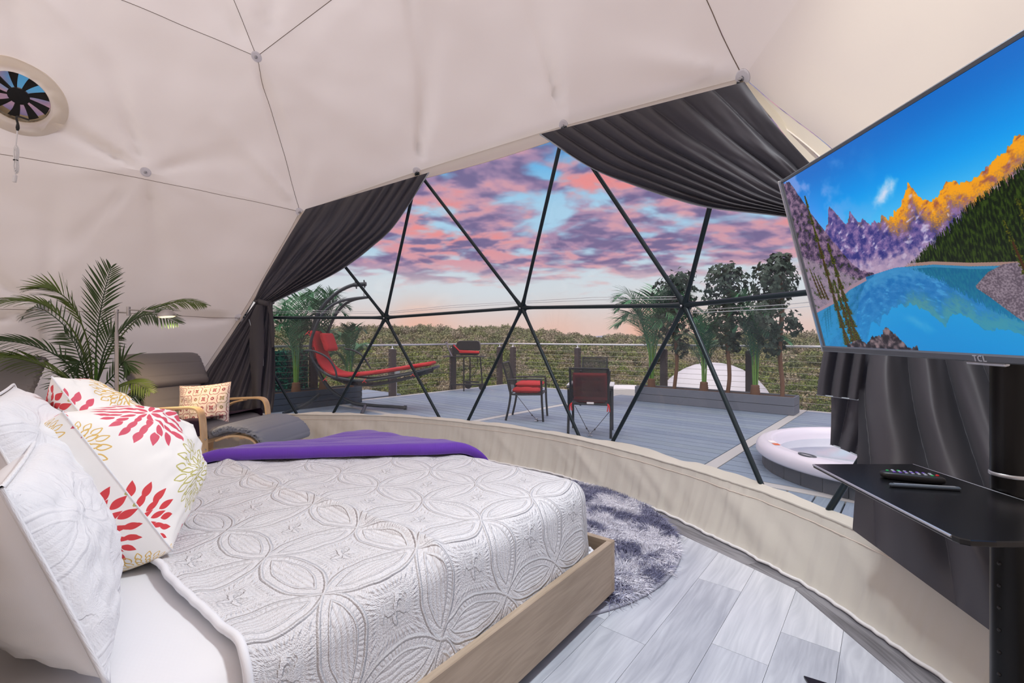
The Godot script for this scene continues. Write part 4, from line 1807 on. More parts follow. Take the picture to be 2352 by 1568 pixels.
func armchair(label: String, pos: Vector3, yaw: float) -> Node3D:   # faces its own +x
	var o := thing("armchair", label, "chair", pos, yaw, "grey padded armchairs")
	for s in [-1.0, 1.0]:
		var g := G.new()
		strip(g, v2([-0.50, 0.625, -0.47, 0.592, -0.42, 0.572, -0.30, 0.573, -0.10, 0.59, 0.15, 0.607, 0.25, 0.61, 0.315, 0.592, 0.35, 0.53, 0.365, 0.40, 0.378, 0.20, 0.385, 0.06, 0.36, 0.018, 0.30, 0.011, 0.0, 0.011, -0.45, 0.011]), s * 0.375, 0.062, 0.022)
		part("arm_frame", g, M.birch, o)
		g = G.new()
		strip(g, v2([-0.42, 0.022, -0.40, 0.16, -0.34, 0.34, -0.24, 0.47, -0.10, 0.545, 0.06, 0.584]), s * 0.375, 0.058, 0.018)
		part("arm_brace", g, M.birch, o)
		g = G.new()
		strip(g, v2([-0.66, 0.98, -0.55, 0.76, -0.42, 0.50, -0.32, 0.36, -0.22, 0.31, 0.0, 0.33, 0.20, 0.365, 0.32, 0.37]), s * 0.27, 0.05, 0.018)
		part("seat_frame", g, M.birch, o)
		for q in [[0.375, 0.33], [0.375, 0.24]]:
			g = G.new()
			g.blob(Vector3(q[0] + 0.012, q[1], s * 0.375), Vector3(0.006, 0.008, 0.008), Basis.IDENTITY, 8, 5)
			part("screw", g, M.steel, o)
	for q in [[0.30, 0.30, 0.03, 0.05], [-0.30, 0.30, 0.03, 0.05], [-0.56, 0.72, 0.02, 0.05]]:
		var g := G.new()
		g.box(Vector3(q[0], q[1], 0), Vector3(q[2], q[3], 0.74), Basis.IDENTITY, 0.004)
		part("crossbar", g, M.birch, o)
	var g := G.new()
	pad(g, v2([-0.655, 1.00, -0.60, 0.90, -0.50, 0.70, -0.40, 0.53, -0.31, 0.42, -0.20, 0.375, -0.02, 0.395, 0.18, 0.43, 0.28, 0.425, 0.34, 0.38, 0.36, 0.32], 12), [0.085], 0.66, 0.115, 12)
	part("seat_cushion", g, M.chair_cloth, o)
	g = G.new()
	pad(g, v2([-0.67, 1.035, -0.635, 1.04, -0.60, 1.00, -0.555, 0.915, -0.50, 0.80, -0.475, 0.755], 14), [0.11], 0.80, 0.135, 15)
	part("headrest_pad", g, M.chair_cloth, o)
	return o

func armchairs() -> void:
	var yaw := deg_to_rad(-16.0)
	var p1 := V(-3.04, 0.005, 4.66)
	armchair("grey padded armchair with bent birch arms, between palm and window curtain", p1, yaw)
	armchair("grey padded armchair at the left picture edge, behind the white pillows", V(-4.47, 0.005, 3.45), deg_to_rad(-84))
	# footstool
	var o := thing("footstool", "grey cushioned footstool on a birch frame beyond the purple throw", "footstool", V(-2.45, 0.005, 4.56), deg_to_rad(-9.0))
	var g := G.new()
	pad(g, v2([-0.27, 0.355, -0.20, 0.395, -0.10, 0.418, 0.04, 0.415, 0.16, 0.38, 0.24, 0.31, 0.275, 0.22], 12), [0.085], 0.70, 0.12, 22)
	part("seat_cushion", g, M.stool_cloth, o)
	for s in [-1.0, 1.0]:
		g = G.new()
		strip(g, v2([-0.24, 0.30, -0.10, 0.345, 0.05, 0.345, 0.15, 0.31, 0.20, 0.22, 0.21, 0.08, 0.19, 0.02, 0.12, 0.011, -0.22, 0.011]), s * 0.30, 0.05, 0.02)
		part("leg_frame", g, M.birch, o)
	for x in [-0.15, 0.0, 0.12]:
		g = G.new()
		g.box(Vector3(x, 0.325, 0), Vector3(0.045, 0.014, 0.58), Basis.IDENTITY, 0.003)
		part("slat", g, M.birch, o)
	# plum throw on the seat
	g = G.new()
	var bs := Basis(Vector3.UP, yaw)
	var p := PackedVector3Array()
	for j in 15:
		for k in 31:
			var x := lerpf(-0.16, 0.33, j / 14.0)
			var s := lerpf(-0.47, 0.47, k / 30.0)
			var z := clampf(s, -0.325, 0.325)
			var drop := maxf(0.0, absf(s) - 0.31)
			var y := 0.415 + x * 0.12 + 0.058 + 0.004 * sin(x * 31.0 + s * 9.0) - drop
			p.append(p1 + bs * Vector3(x, y, z + signf(s) * minf(drop, 0.012)))
	g.grid(p, 31)
	if g.n[15 + 31 * 7].y < 0:
		var g3 := G.new()
		g3.grid(p, 31, PackedVector2Array(), false, true)
		g = g3
	tag(part("seat_throw", g, M.plum_cloth, self), "dark plum throw spread over the seat of the armchair by the curtain", "blanket")
	o = thing("cushion", "square cushion with red quatrefoil print on the armchair by the curtain", "cushion", Vector3.ZERO)
	place(o, at(468, 946, 4.55), Vector3(1.0, 0.10, 0.20), Vector3(-0.06, 1.0, -0.16))
	part("cover", pillow_mesh(0.60, 0.55, 0.17, 81, Vector2.ZERO, Vector2(0.62, 0.62), 0.06, 0.55), M.tile_print, o)
	piping(o, 0.60, 0.55, 0.06, 0.003, M.tile_print)
	o = thing("cushion", "square cushion with red print on the armchair at the left picture edge", "cushion", Vector3.ZERO)
	place(o, V(-4.25, 0.60, 3.72), Vector3(1, 0.05, 0.0), Vector3(0, 1, -0.3))
	part("cover", pillow_mesh(0.50, 0.40, 0.16, 82, Vector2(0.1, 0.2), Vector2(0.62, 0.62), 0.06, 0.55), M.tile_print, o)
	# tray table
	o = thing("side_table", "small round white tray table beside the armchair by the curtain", "table", V(-2.985, 0.0, 3.84), 0.0)
	g = G.new()
	g.lathe([Vector2(0, 0.492), Vector2(0.21, 0.492), Vector2(0.222, 0.497), Vector2(0.226, 0.535), Vector2(0.222, 0.537), Vector2(0.217, 0.505), Vector2(0.205, 0.498), Vector2(0, 0.498)], 40)
	part("tray", g, M.white_gloss, o)
	for k in 3:
		g = G.new()
		var a := TAU * k / 3.0 + 0.5
		g.tube([Vector3(cos(a) * 0.19, 0.0, sin(a) * 0.19), Vector3(cos(a) * 0.15, 0.25, sin(a) * 0.15), Vector3(cos(a) * 0.19, 0.492, sin(a) * 0.19)], 0.010, 8)
		part("leg", g, M.white_gloss, o)
	# a coil of darker things on the tray
	g = G.new()
	g.lathe([Vector2(0, 0.4985), Vector2(0.09, 0.4985), Vector2(0.095, 0.503), Vector2(0.09, 0.506), Vector2(0, 0.504)], 24)
	var c := part("coaster", g, M.sleeve, self)
	c.position = V(-2.96, 0.0, 3.86)
	tag(c, "flat tan coaster lying on the white tray table", "coaster")

func frond(parent: Node3D, pts: Array, llen: float, n: int, m: Material, face: Vector3, droop: float, bare := 0.22, lw := 0.016) -> void:
	var path := spline(pts, 8)
	var g := G.new()
	var rr := []
	for k in path.size():
		rr.append(lerpf(0.008, 0.002, float(k) / path.size()))
	g.tube(path, rr, 6)
	for k in n:
		var s := lerpf(bare, 0.985, float(k) / (n - 1))
		var p: Vector3 = along(path, s)
		var t: Vector3 = (along(path, minf(s + 0.03, 1.0)) - along(path, maxf(s - 0.03, 0.0))).normalized()
		var side := t.cross(face).normalized()
		var env := sin(PI * clampf(lerpf(0.18, 0.93, (s - bare) / (1.0 - bare)), 0, 1))
		for sg in [-1.0, 1.0]:
			var ln := llen * env * rng.randf_range(0.88, 1.06)
			var fw := lerpf(0.75, 1.6, s) * rng.randf_range(0.85, 1.1)
			var d: Vector3 = (side * sg + t * fw + face * rng.randf_range(0.05, 0.3)).normalized()
			var w := (face.cross(d)).normalized() * lw * (0.6 + 0.4 * env)
			var q := PackedVector3Array()
			var pos := p
			for j in 5:
				var f := j / 4.0
				var ww: float = [0.35, 1.0, 0.95, 0.65, 0.05][j]
				q.append(pos - w * ww * 0.5 + face * 0.002)
				q.append(pos - face * 0.0)
				q.append(pos + w * ww * 0.5 + face * 0.002)
				d = (d + Vector3.DOWN * droop * 0.25).normalized()
				pos += d * ln * 0.25
			g.grid(q, 3)
	part("frond", g, m, parent)

func lamp_and_plant() -> void:
	var o := thing("floor_lamp", "slim brushed steel floor lamp with a lit swing-arm head before the palm", "lamp", V(-3.58, 0.0, 4.2))
	var g := G.new()
	g.lathe([Vector2(0, 0), Vector2(0.13, 0), Vector2(0.135, 0.012), Vector2(0.12, 0.022), Vector2(0, 0.026)], 32)
	part("base", g, M.lamp_steel, o)
	g = G.new()
	g.tube([Vector3(0, 0.02, 0), Vector3(0, 1.30, 0)], 0.0155, 14)
	part("pole", g, M.lamp_steel, o)
	g = G.new()
	g.tube([Vector3(0, 1.28, 0), Vector3(0, 1.50, 0)], 0.0125, 14)
	g.lathe([Vector2(0.0125, 1.478), Vector2(0.017, 1.48), Vector2(0.017, 1.512), Vector2(0, 1.514)], 14)
	part("upper_pole", g, M.lamp_steel, o)
	g = G.new()
	g.tube([Vector3(0, 1.49, 0), Vector3(0.115, 1.482, 0.01)], 0.006, 8)
	part("link_arm", g, M.lamp_steel, o)
	g = G.new()
	g.lathe([Vector2(0, 1.455), Vector2(0.015, 1.457), Vector2(0.015, 1.535), Vector2(0, 1.537)], 14, Transform3D(Basis.IDENTITY, Vector3(0.115, 0, 0.01)))
	part("knuckle", g, M.lamp_steel, o)
	g = G.new()
	g.tube([Vector3(0.115, 1.508, 0.01), Vector3(0.27, 1.50, 0.03), Vector3(0.37, 1.492, 0.04)], [0.006, 0.006, 0.012], 8)
	part("swing_arm", g, M.lamp_steel, o)
	var c := at(383, 722, 4.2) - V(-3.58, 0.0, 4.2)
	g = G.new()
	var xf := Transform3D(Basis(Vector3(0, 0, 1), 0.12), c)
	g.lathe([Vector2(0.078, -0.022), Vector2(0.076, -0.012), Vector2(0.062, 0.014), Vector2(0.035, 0.038), Vector2(0.012, 0.046), Vector2(0, 0.047)], 28, xf)
	part("shade", g, M.lamp_steel, o)
	g = G.new()
	g.lathe([Vector2(0, -0.030), Vector2(0.05, -0.026), Vector2(0.070, -0.014), Vector2(0.066, -0.008), Vector2(0, -0.006)], 28, xf)
	var glow := mat("lamp_glow", Color(1, 0.95, 0.85), 0.5)
	glow.emission_enabled = true
	glow.emission = Color(1.0, 0.88, 0.68)
	glow.emission_energy_multiplier = 1.6
	part("diffuser", g, glow, o)
	var l := SpotLight3D.new()
	l.name = "reading_light"
	l.position = c + Vector3(0, -0.035, 0)
	l.rotation.x = -PI / 2
	l.spot_angle = 75.0
	l.spot_angle_attenuation = 1.0
	l.light_color = Color(1.0, 0.86, 0.68)
	l.light_energy = 1.3
	l.light_size = 0.06
	l.spot_range = 12.0
	l.spot_attenuation = 2.0
	l.shadow_enabled = true
	o.add_child(l)
	# the palm
	var b := V(-4.08, 0.0, 4.55)
	o = thing("potted_palm", "tall artificial areca palm with arching feathered fronds behind the floor lamp", "plant", b)
	g = G.new()
	g.lathe([Vector2(0, 0), Vector2(0.13, 0), Vector2(0.17, 0.26), Vector2(0.175, 0.27), Vector2(0.16, 0.27), Vector2(0.155, 0.24), Vector2(0, 0.24)], 28)
	part("pot", g, M.plastic_black, o)
	for q in [[0.0, 0.0, 1.05, 0.020], [0.05, 0.02, 0.8, 0.014], [-0.05, 0.03, 0.75, 0.014], [0.02, -0.04, 0.7, 0.012]]:
		g = G.new()
		g.tube([Vector3(q[0] * 0.4, 0.24, q[1] * 0.4), Vector3(q[0], q[2] * 0.6, q[1]), Vector3(q[0] * 1.5, q[2], q[1] * 1.5)], [q[3] * 1.3, q[3] * 1.1, q[3] * 0.5], 8)
		part("stem", g, M.palm_stem, o)
	var A := func(x: float, y: float, f: float) -> Vector3: return at(x, y, f) - b
	var F := Vector3(0.1, 0.15, 1.0).normalized()
	# pixel paths of the midribs, with their depth
	var fr := [
		[[218, 860, 4.55, 224, 760, 4.55, 238, 680, 4.52, 256, 612, 4.48], 0.30, 26, M.palm_leaf, F, 0.25, 0.28],
		[[212, 870, 4.5, 200, 780, 4.45, 165, 700, 4.35, 120, 665, 4.25, 72, 662, 4.15], 0.26, 24, M.palm_leaf_light, Vector3(-0.3, 0.75, 0.6).normalized(), 0.35, 0.35],
		[[210, 870, 4.45, 175, 770, 4.3, 110, 705, 4.15, 40, 690, 4.0, -40, 700, 3.9], 0.24, 24, M.palm_leaf_light, Vector3(0, 0.9, 0.45).normalized(), 0.5, 0.4],
		[[212, 880, 4.55, 185, 800, 4.6, 140, 740, 4.65, 85, 705, 4.7, 60, 720, 4.7], 0.26, 20, M.palm_leaf, Vector3(-0.2, 0.7, 0.7).normalized(), 0.5, 0.3],
		[[205, 900, 4.4, 150, 830, 4.25, 80, 795, 4.1, 0, 782, 3.95, -60, 790, 3.9], 0.26, 24, M.palm_leaf, Vector3(0, 0.8, 0.6).normalized(), 0.6, 0.25],
		[[205, 905, 4.35, 140, 860, 4.15, 70, 830, 4.0, 0, 820, 3.85, -60, 835, 3.8], 0.27, 24, M.palm_leaf_light, Vector3(0.1, 0.85, 0.5).normalized(), 0.6, 0.2],
		[[210, 890, 4.6, 190, 840, 4.65, 172, 790, 4.7, 150, 765, 4.7], 0.26, 18, M.palm_leaf, F, 0.4, 0.15],
		[[222, 880, 4.5, 250, 800, 4.45, 300, 740, 4.4, 350, 722, 4.35, 408, 742, 4.3], 0.26, 24, M.palm_leaf, Vector3(0.2, 0.75, 0.6).normalized(), 0.5, 0.35],
		[[222, 880, 4.65, 265, 790, 4.7, 330, 722, 4.75, 410, 693, 4.8, 472, 700, 4.85], 0.20, 24, M.palm_leaf_light, Vector3(0.1, 0.85, 0.5).normalized(), 0.6, 0.5],
		[[222, 890, 4.4, 235, 820, 4.35, 252, 775, 4.3, 262, 765, 4.28], 0.25, 18, M.palm_leaf, F, 0.4, 0.2],
		[[224, 900, 4.5, 262, 860, 4.45, 285, 830, 4.4, 300, 850, 4.38], 0.24, 18, M.palm_leaf, Vector3(0.3, 0.5, 0.8).normalized(), 0.6, 0.2],
		[[222, 930, 4.45, 262, 895, 4.4, 310, 880, 4.3, 345, 900, 4.25], 0.20, 18, M.palm_leaf_light, Vector3(0.1, 0.8, 0.6).normalized(), 0.7, 0.2],
		[[222, 950, 4.5, 262, 935, 4.45, 300, 915, 4.4, 330, 905, 4.38], 0.20, 16, M.palm_leaf, Vector3(0.2, 0.6, 0.8).normalized(), 0.6, 0.2],
		[[212, 900, 4.5, 196, 860, 4.4, 186, 830, 4.35, 170, 850, 4.3], 0.24, 16, M.palm_leaf, F, 0.5, 0.15],
		[[215, 930, 4.4, 190, 900, 4.3, 160, 880, 4.2, 130, 885, 4.1], 0.22, 16, M.palm_leaf, Vector3(0, 0.7, 0.7).normalized(), 0.6, 0.15],
	]
	for q in fr:
		var pts := []
		for k in range(0, q[0].size(), 3):
			pts.append(A.call(q[0][k], q[0][k + 1], q[0][k + 2]))
		frond(o, pts, q[1], q[2], q[3], q[4], q[5], q[6])
# ------------------------------------------------------------------ television and its stand
func poly_y(pts: Array, u: float) -> float:
	for k in pts.size() - 1:
		if u <= pts[k + 1][0]:
			return lerpf(pts[k][1], pts[k + 1][1], clampf((u - pts[k][0]) / (pts[k + 1][0] - pts[k][0]), 0, 1))
	return pts[-1][1]

func tv_picture() -> ImageTexture:   # a mountain lake at sunrise
	var w := 1152
	var h := 648
	var field := func(sd: int, fr: float, oct: int) -> PackedByteArray:
		var im := noise(sd, fr, oct).get_image(w, h)
		im.convert(Image.FORMAT_L8)
		return im.get_data()
	var rock: PackedByteArray = field.call(7, 0.030, 5)
	var streak: PackedByteArray = field.call(17, 0.012, 4)
	var tex: PackedByteArray = field.call(27, 0.16, 3)
	var cloud: PackedByteArray = field.call(37, 0.0065, 5)
	var left := [[0.0, 0.0], [0.035, 0.02], [0.10, 0.26], [0.16, 0.44], [0.20, 0.55], [0.23, 0.60], [0.26, 0.62], [1.0, 0.62]]
	var ridge := [[0.0, 0.5], [0.13, 0.36], [0.155, 0.31], [0.175, 0.235], [0.20, 0.31], [0.22, 0.36], [0.245, 0.31], [0.262, 0.37], [0.28, 0.36], [0.30, 0.40], [0.315, 0.385], [0.33, 0.41], [0.34, 0.37], [0.352, 0.40], [0.39, 0.37], [0.43, 0.285], [0.455, 0.37], [0.47, 0.38], [0.52, 0.335], [0.56, 0.36], [0.60, 0.33], [0.66, 0.27], [0.72, 0.34], [0.80, 0.25], [0.88, 0.33], [1.0, 0.28]]
	var forest := [[0.0, 0.63], [0.36, 0.63], [0.40, 0.60], [0.46, 0.53], [0.55, 0.44], [0.68, 0.35], [0.80, 0.28], [1.0, 0.22]]
	var shore := [[0.0, 0.78], [0.10, 0.73], [0.17, 0.67], [0.24, 0.635], [0.34, 0.615], [0.44, 0.63], [0.52, 0.66], [0.60, 0.68], [0.68, 0.70], [1.0, 0.72]]
	var bank_t := [[0.0, 2.0], [0.515, 2.0], [0.52, 0.735], [0.55, 0.69], [0.58, 0.67], [1.0, 0.68]]
	var bank_b := [[0.0, 2.0], [0.515, 0.735], [0.54, 0.78], [0.58, 0.86], [0.64, 0.96], [1.0, 1.3]]
	var trees := [[0.085, 0.13, 1.02, 0.020], [0.13, 0.42, 1.05, 0.026], [0.115, 0.62, 1.03, 0.026], [0.02, 0.53, 0.72, 0.010], [0.035, 0.56, 0.72, 0.010], [0.05, 0.58, 0.73, 0.009], [0.60, 0.52, 0.78, 0.012], [0.63, 0.46, 0.80, 0.016], [0.66, 0.50, 0.82, 0.014]]
	var jn := noise(47, 1.0, 4)
	var d := PackedByteArray()
	d.resize(w * h * 3)
	for x in w:
		var u := (x + 0.5) / w
		var jag := jn.get_noise_1d(u * 60.0) * 0.022
		var ry := poly_y(ridge, u) + jag
		var ly := poly_y(left, u) + jag * 0.6
		var fy := poly_y(forest, u) + (absf(jn.get_noise_1d(u * 260.0 + 50.0)) - 0.22) * 0.06
		var sy := poly_y(shore, u)
		var bt := poly_y(bank_t, u)
		var bb := poly_y(bank_b, u)
		var ro := 2.0
		if u > 0.10 and u < 0.345:
			ro = 0.985 - 0.10 * maxf(0.0, 1.0 - absf(u - 0.265) / 0.05) - 0.05 * maxf(0.0, 1.0 - absf(u - 0.21) / 0.03) - 0.03 * maxf(0.0, 1.0 - absf(u - 0.15) / 0.04) + jn.get_noise_1d(u * 90.0) * 0.015
		for y in h:
			var v := (y + 0.5) / h
			var k := y * w + x
			var r := rock[k] / 127.5 - 1.0
			var t := tex[k] / 127.5 - 1.0
			var s := streak[((y * 3 + x) % h) * w + (x * 2) % w] / 127.5 - 1.0
			var c: Color
			if v < sy:
				if v > fy and u > 0.34:
					c = Color(0.03, 0.08, 0.03).lerp(Color(0.20, 0.28, 0.07), sstep(-0.5, 0.7, tex[((y / 4) % h) * w + x] / 127.5 - 1.0 + r * 0.3))
					if v > sy - 0.014:
						c = Color(0.62, 0.50, 0.47)
				elif v > ly and u < 0.27:
					c = Color(0.16, 0.13, 0.25).lerp(Color(0.58, 0.46, 0.57), sstep(-0.7, 0.7, r * 0.8 + t * 0.35 + s * 0.3))
					c = c.lerp(Color(0.60, 0.54, 0.60), sstep(0.0, 0.03, v - 0.44 - u * 0.85 + t * 0.012) * (0.75 + 0.2 * t))
					if r < -0.45 and v > 0.2:
						c = c.lerp(Color(0.16, 0.22, 0.07), 0.6)
				elif v > ry:
					var dep := v - ry
					c = Color(0.19, 0.20, 0.48).lerp(Color(0.58, 0.46, 0.66), sstep(-0.8, 0.8, r * 0.7 + s * 0.55 + t * 0.25))
					var sun := sstep(0.15, 0.02, dep + r * 0.03 + 0.12 * sstep(0.40, 0.30, u) + 0.03 * t)
					c = c.lerp(Color(0.97, 0.64, 0.12).lerp(Color(0.62, 0.33, 0.24), sstep(-0.1, 0.8, s + r * 0.5)), sun)
					c = c.lerp(Color(0.90, 0.86, 0.95), sstep(0.30, 0.85, s * 0.8 - r * 0.3 + dep * 1.2) * 0.7)
					c = c.lerp(Color(0.72, 0.62, 0.72), sstep(0.52, 0.60, v + r * 0.03) * 0.85)
				else:
					c = Color(0.0, 0.43, 0.80).lerp(Color(0.02, 0.60, 0.94), sstep(0.0, 0.28, v)).lerp(Color(0.36, 0.76, 0.97), sstep(0.2, 0.45, v))
					c = c.lerp(Color(0.52, 0.58, 0.94), sstep(0.22, 0.02, u) * sstep(0.02, 0.3, v) * 0.8)
					var cd := cloud[k] / 127.5 - 1.0
					var puff := Vector2((u - 0.352) * 1.3 - (0.30 - v) * 0.7, (v - 0.285) * 0.75).length()
					c = c.lerp(Color(0.93, 0.91, 0.97), sstep(0.055, 0.0, puff + cd * 0.02 + r * 0.012) * 0.9)
					c = c.lerp(Color(0.72, 0.70, 0.95), sstep(0.05, 0.7, cd) * 0.55 * sstep(0.42, 0.05, u))
			else:
				var rv := sy - (v - sy) * 1.32
				var ry2 := clampi(int(rv * h), 0, h - 1)
				var rx := clampi(x + int(t * 2.0), 0, w - 1)
				var q2 := (ry2 * w + rx if rx <= x else ry2 * w + x) * 3
				c = Color(d[q2] / 255.0, d[q2 + 1] / 255.0, d[q2 + 2] / 255.0)
				c = Color(0.01, 0.46, 0.74).lerp(c, 0.50).lerp(Color(0.01, 0.58, 0.84), 0.36 + 0.25 * sstep(0.7, 0.95, v))
				if v < sy + 0.018 and u < 0.24:
					c = Color(0.62, 0.52, 0.58)
			if v > bt and v < bb:
				c = Color(0.56, 0.50, 0.55).lerp(Color(0.36, 0.31, 0.36), sstep(-0.6, 0.6, t + r * 0.5))
			for q in trees:
				if absf(u - q[0] - 0.01) > q[3] * 1.6 + 0.012:
					continue
				var f: float = (v - q[1]) / (q[2] - q[1])
				if f > 0.0 and f < 1.0:
					var xc: float = q[0] + f * 0.02
					var half: float = q[3] * (0.3 + 0.7 * fmod(f * 9.0 + 0.3, 1.0)) * (0.3 + 0.7 * f) * (0.8 + 0.5 * t)
					if absf(u - xc) < half:
						c = Color(0.07, 0.11, 0.03).lerp(Color(0.38, 0.38, 0.08), sstep(-0.6, 0.8, t))
					if absf(u - xc) < 0.002 and f > 0.3:
						c = Color(0.26, 0.15, 0.07)
			if v > ro:
				c = Color(0.12, 0.11, 0.15).lerp(Color(0.54, 0.46, 0.48), sstep(-0.5, 0.8, r + s * 0.4))
			d[k * 3] = clampi(int(c.r * 255.0), 0, 255)
			d[k * 3 + 1] = clampi(int(c.g * 255.0), 0, 255)
			d[k * 3 + 2] = clampi(int(c.b * 255.0), 0, 255)
	return ImageTexture.create_from_image(Image.create_from_data(w, h, false, Image.FORMAT_RGB8, d))

func television() -> void:
	var T := at(1793, 415, 1.80)
	var B := at(1895, 806, 1.80)
	var along_v := Vector3(-0.0535, -0.036, 1.0).normalized()   # from the far edge towards the near one
	var up := (T - B).normalized()
	along_v = (along_v - up * along_v.dot(up)).normalized()
	var hgt := T.distance_to(B)
	var wid := 1.30
	var nrm := up.cross(along_v).normalized()
	if nrm.x > 0:
		nrm = -nrm
	var bs := Basis(along_v, up, along_v.cross(up))   # local z
	var front := signf(bs.z.dot(nrm))
	var c := (T + B) * 0.5 + along_v * wid * 0.5
	var stand_at := V(1.245, 0, 1.16)
	var o := thing("television", "large flat television showing a blue mountain lake, tilted forward on its stand", "television", c)
	o.basis = bs
	var z := 0.0
	var g := G.new()
	g.box(Vector3(0, 0, -front * 0.026), Vector3(wid - 0.006, hgt - 0.006, 0.040), Basis.IDENTITY, 0.006)
	part("back_shell", g, M.plastic_black, o)
	g = G.new()
	g.box(Vector3(0, hgt / 2 - 0.006, -front * 0.008), Vector3(wid, 0.012, 0.022), Basis.IDENTITY, 0.003)
	g.box(Vector3(-wid / 2 + 0.006, 0, -front * 0.008), Vector3(0.012, hgt - 0.02, 0.022), Basis.IDENTITY, 0.003)
	g.box(Vector3(wid / 2 - 0.006, 0, -front * 0.008), Vector3(0.012, hgt - 0.02, 0.022), Basis.IDENTITY, 0.003)
	part("bezel", g, M.tv_bezel, o)
	g = G.new()
	g.box(Vector3(-wid / 2 + 0.001, 0, -front * 0.004), Vector3(0.004, hgt, 0.032), Basis.IDENTITY, 0.001)
	part("edge_trim", g, M.edge_silver, o)
	g = G.new()
	g.box(Vector3(0, -hgt / 2 + 0.011, -front * 0.006), Vector3(wid, 0.022, 0.026), Basis.IDENTITY, 0.004)
	part("bottom_bezel", g, M.tv_bezel, o)
	g = G.new()
	var hx := wid / 2 - 0.013
	var y0 := -hgt / 2 + 0.022
	var y1 := hgt / 2 - 0.013
	var zz := front * 0.0005
	var q := PackedVector3Array([Vector3(-hx, y1, zz), Vector3(hx, y1, zz), Vector3(hx, y0, zz), Vector3(-hx, y0, zz)])
	var us := PackedVector2Array([Vector2(0, 0), Vector2(1, 0), Vector2(1, 1), Vector2(0, 1)])
	if front < 0:
		q.reverse()
		us.reverse()
	g.poly(q, us)
	var sm := mat("tv_screen", Color(0.02, 0.02, 0.02), 0.25)
	sm.emission_enabled = true
	sm.emission_texture = tv_picture()
	sm.emission = Color.BLACK
	sm.emission_energy_multiplier = 0.95
	part("screen", g, sm, o)
	# the maker's letters, built as raised strokes
	var tm := TextMesh.new()
	tm.text = "TCL"
	var fnt := SystemFont.new()
	fnt.font_names = PackedStringArray(["Droid Sans"])
	fnt.font_weight = 700
	tm.font = fnt
	tm.font_size = 32
	tm.pixel_size = 0.016 / 24.0
	tm.depth = 0.002
	var turn_b := Basis.IDENTITY if front > 0 else Basis(Vector3.UP, PI)
	meshpart("maker_letters", tm, M.edge_silver, o, Transform3D(turn_b, Vector3(-0.005, -hgt / 2 + 0.011, front * 0.008)))
	g = G.new()
	g.box(Vector3(0.0, -hgt / 2 - 0.004, -front * 0.002), Vector3(0.10, 0.008, 0.014), Basis.IDENTITY, 0.002)
	part("sensor_bar", g, M.edge_silver, o)
	var l := AreaLight3D.new()
	l.name = "screen_light"
	l.area_size = Vector2(wid - 0.03, hgt - 0.04)
	l.light_color = Color(0.35, 0.65, 0.95)
	l.light_energy = 0.25
	l.area_range = 10.0
	l.area_attenuation = 2.0
	l.shadow_enabled = true
	l.transform = Transform3D(turn_b.rotated(Vector3.UP, PI) if true else turn_b, Vector3(0, 0, front * 0.012))
	# an area light shines along its own -z
	l.basis = Basis.IDENTITY if front < 0 else Basis(Vector3.UP, PI)
	o.add_child(l)
	# stand
	o = thing("television_stand", "black floor stand with round pole and shelf under the television", "stand", stand_at)
	g = G.new()
	g.tube([Vector3(0, 0.012, 0), Vector3(0, 1.55, 0)], 0.036, 28)
	part("pole", g, M.pole_black, o)
	g = G.new()
	g.lathe([Vector2(0.0362, 0.905), Vector2(0.0385, 0.906), Vector2(0.0385, 0.913), Vector2(0.0362, 0.914)], 28)
	part("collar", g, M.edge_silver, o)
	for k in 14:
		g = G.new()
		g.blob(Vector3(-0.0345, 0.80 - k * 0.055, 0.008), Vector3(0.004, 0.005, 0.005), Basis.IDENTITY, 8, 5)
		part("height_hole", g, M.plastic_black, o)
	g = G.new()
	g.box(Vector3(0.03, 1.47, 0), Vector3(0.05, 0.30, 0.40), Basis.IDENTITY, 0.005)
	g.box(Vector3(0.02, 1.55, 0), Vector3(0.04, 0.05, 0.62), Basis.IDENTITY, 0.005)
	part("mount_bracket", g, M.pole_black, o)
	# shelf outline in (x, f) about the pole
	var ys := 0.871
	var out := PackedVector2Array()
	for e in [[1868, 1065], [2097, 1065]]:
		var p := at(e[0], e[1], FX * (HE - ys) / (e[1] - CY))
		out.append(Vector2(p.x - stand_at.x, -p.z + stand_at.z))
	for e in [[2290, 1129], [2400, 1164], [2520, 1203], [2560, 1222], [2540, 1238], [2440, 1244], [2290, 1243], [2230, 1240], [2204, 1235], [2186, 1228]]:
		var p := at(e[0], e[1], FX * (HE - ys) / (e[1] - CY))
		out.append(Vector2(p.x - stand_at.x, -p.z + stand_at.z))
	g = G.new()
	# prism outline lies in xy: map x -> x, y -> -z (forward), depth -> down
	g.prism(out, 0.012, Transform3D(Basis(Vector3(1, 0, 0), Vector3(0, 0, -1), Vector3(0, 1, 0)), Vector3(0, ys - 0.012, 0)), 0.002)
	var shelf := part("shelf", g, M.shelf_black, o)
	for e in [[0, 11], [1, 2]]:
		g = G.new()
		var p0 := out[e[0]]
		var p1 := out[e[1]]
		if e[0] == 1:
			p1 = out[3]
		g.tube([Vector3(p0.x, ys - 0.003, -p0.y), Vector3(p1.x, ys - 0.003, -p1.y)], 0.0032, 6)
		part("edge_strip", g, M.edge_silver, shelf)
	g = G.new()
	g.box(Vector3(-0.01, ys - 0.03, 0), Vector3(0.09, 0.04, 0.09), Basis.IDENTITY, 0.004)
	part("shelf_bracket", g, M.pole_black, o)
	# base plate on the floor
	g = G.new()
	var bo := PackedVector2Array()
	for e in [[1846, 1557], [2140, 1650]]:
		var p := at(e[0], e[1], FX * HE / (e[1] - CY))
		bo.append(Vector2(p.x - stand_at.x, -p.z + stand_at.z))
	bo.append(Vector2(0.34, -0.36))
	bo.append(Vector2(-0.30, -0.36))
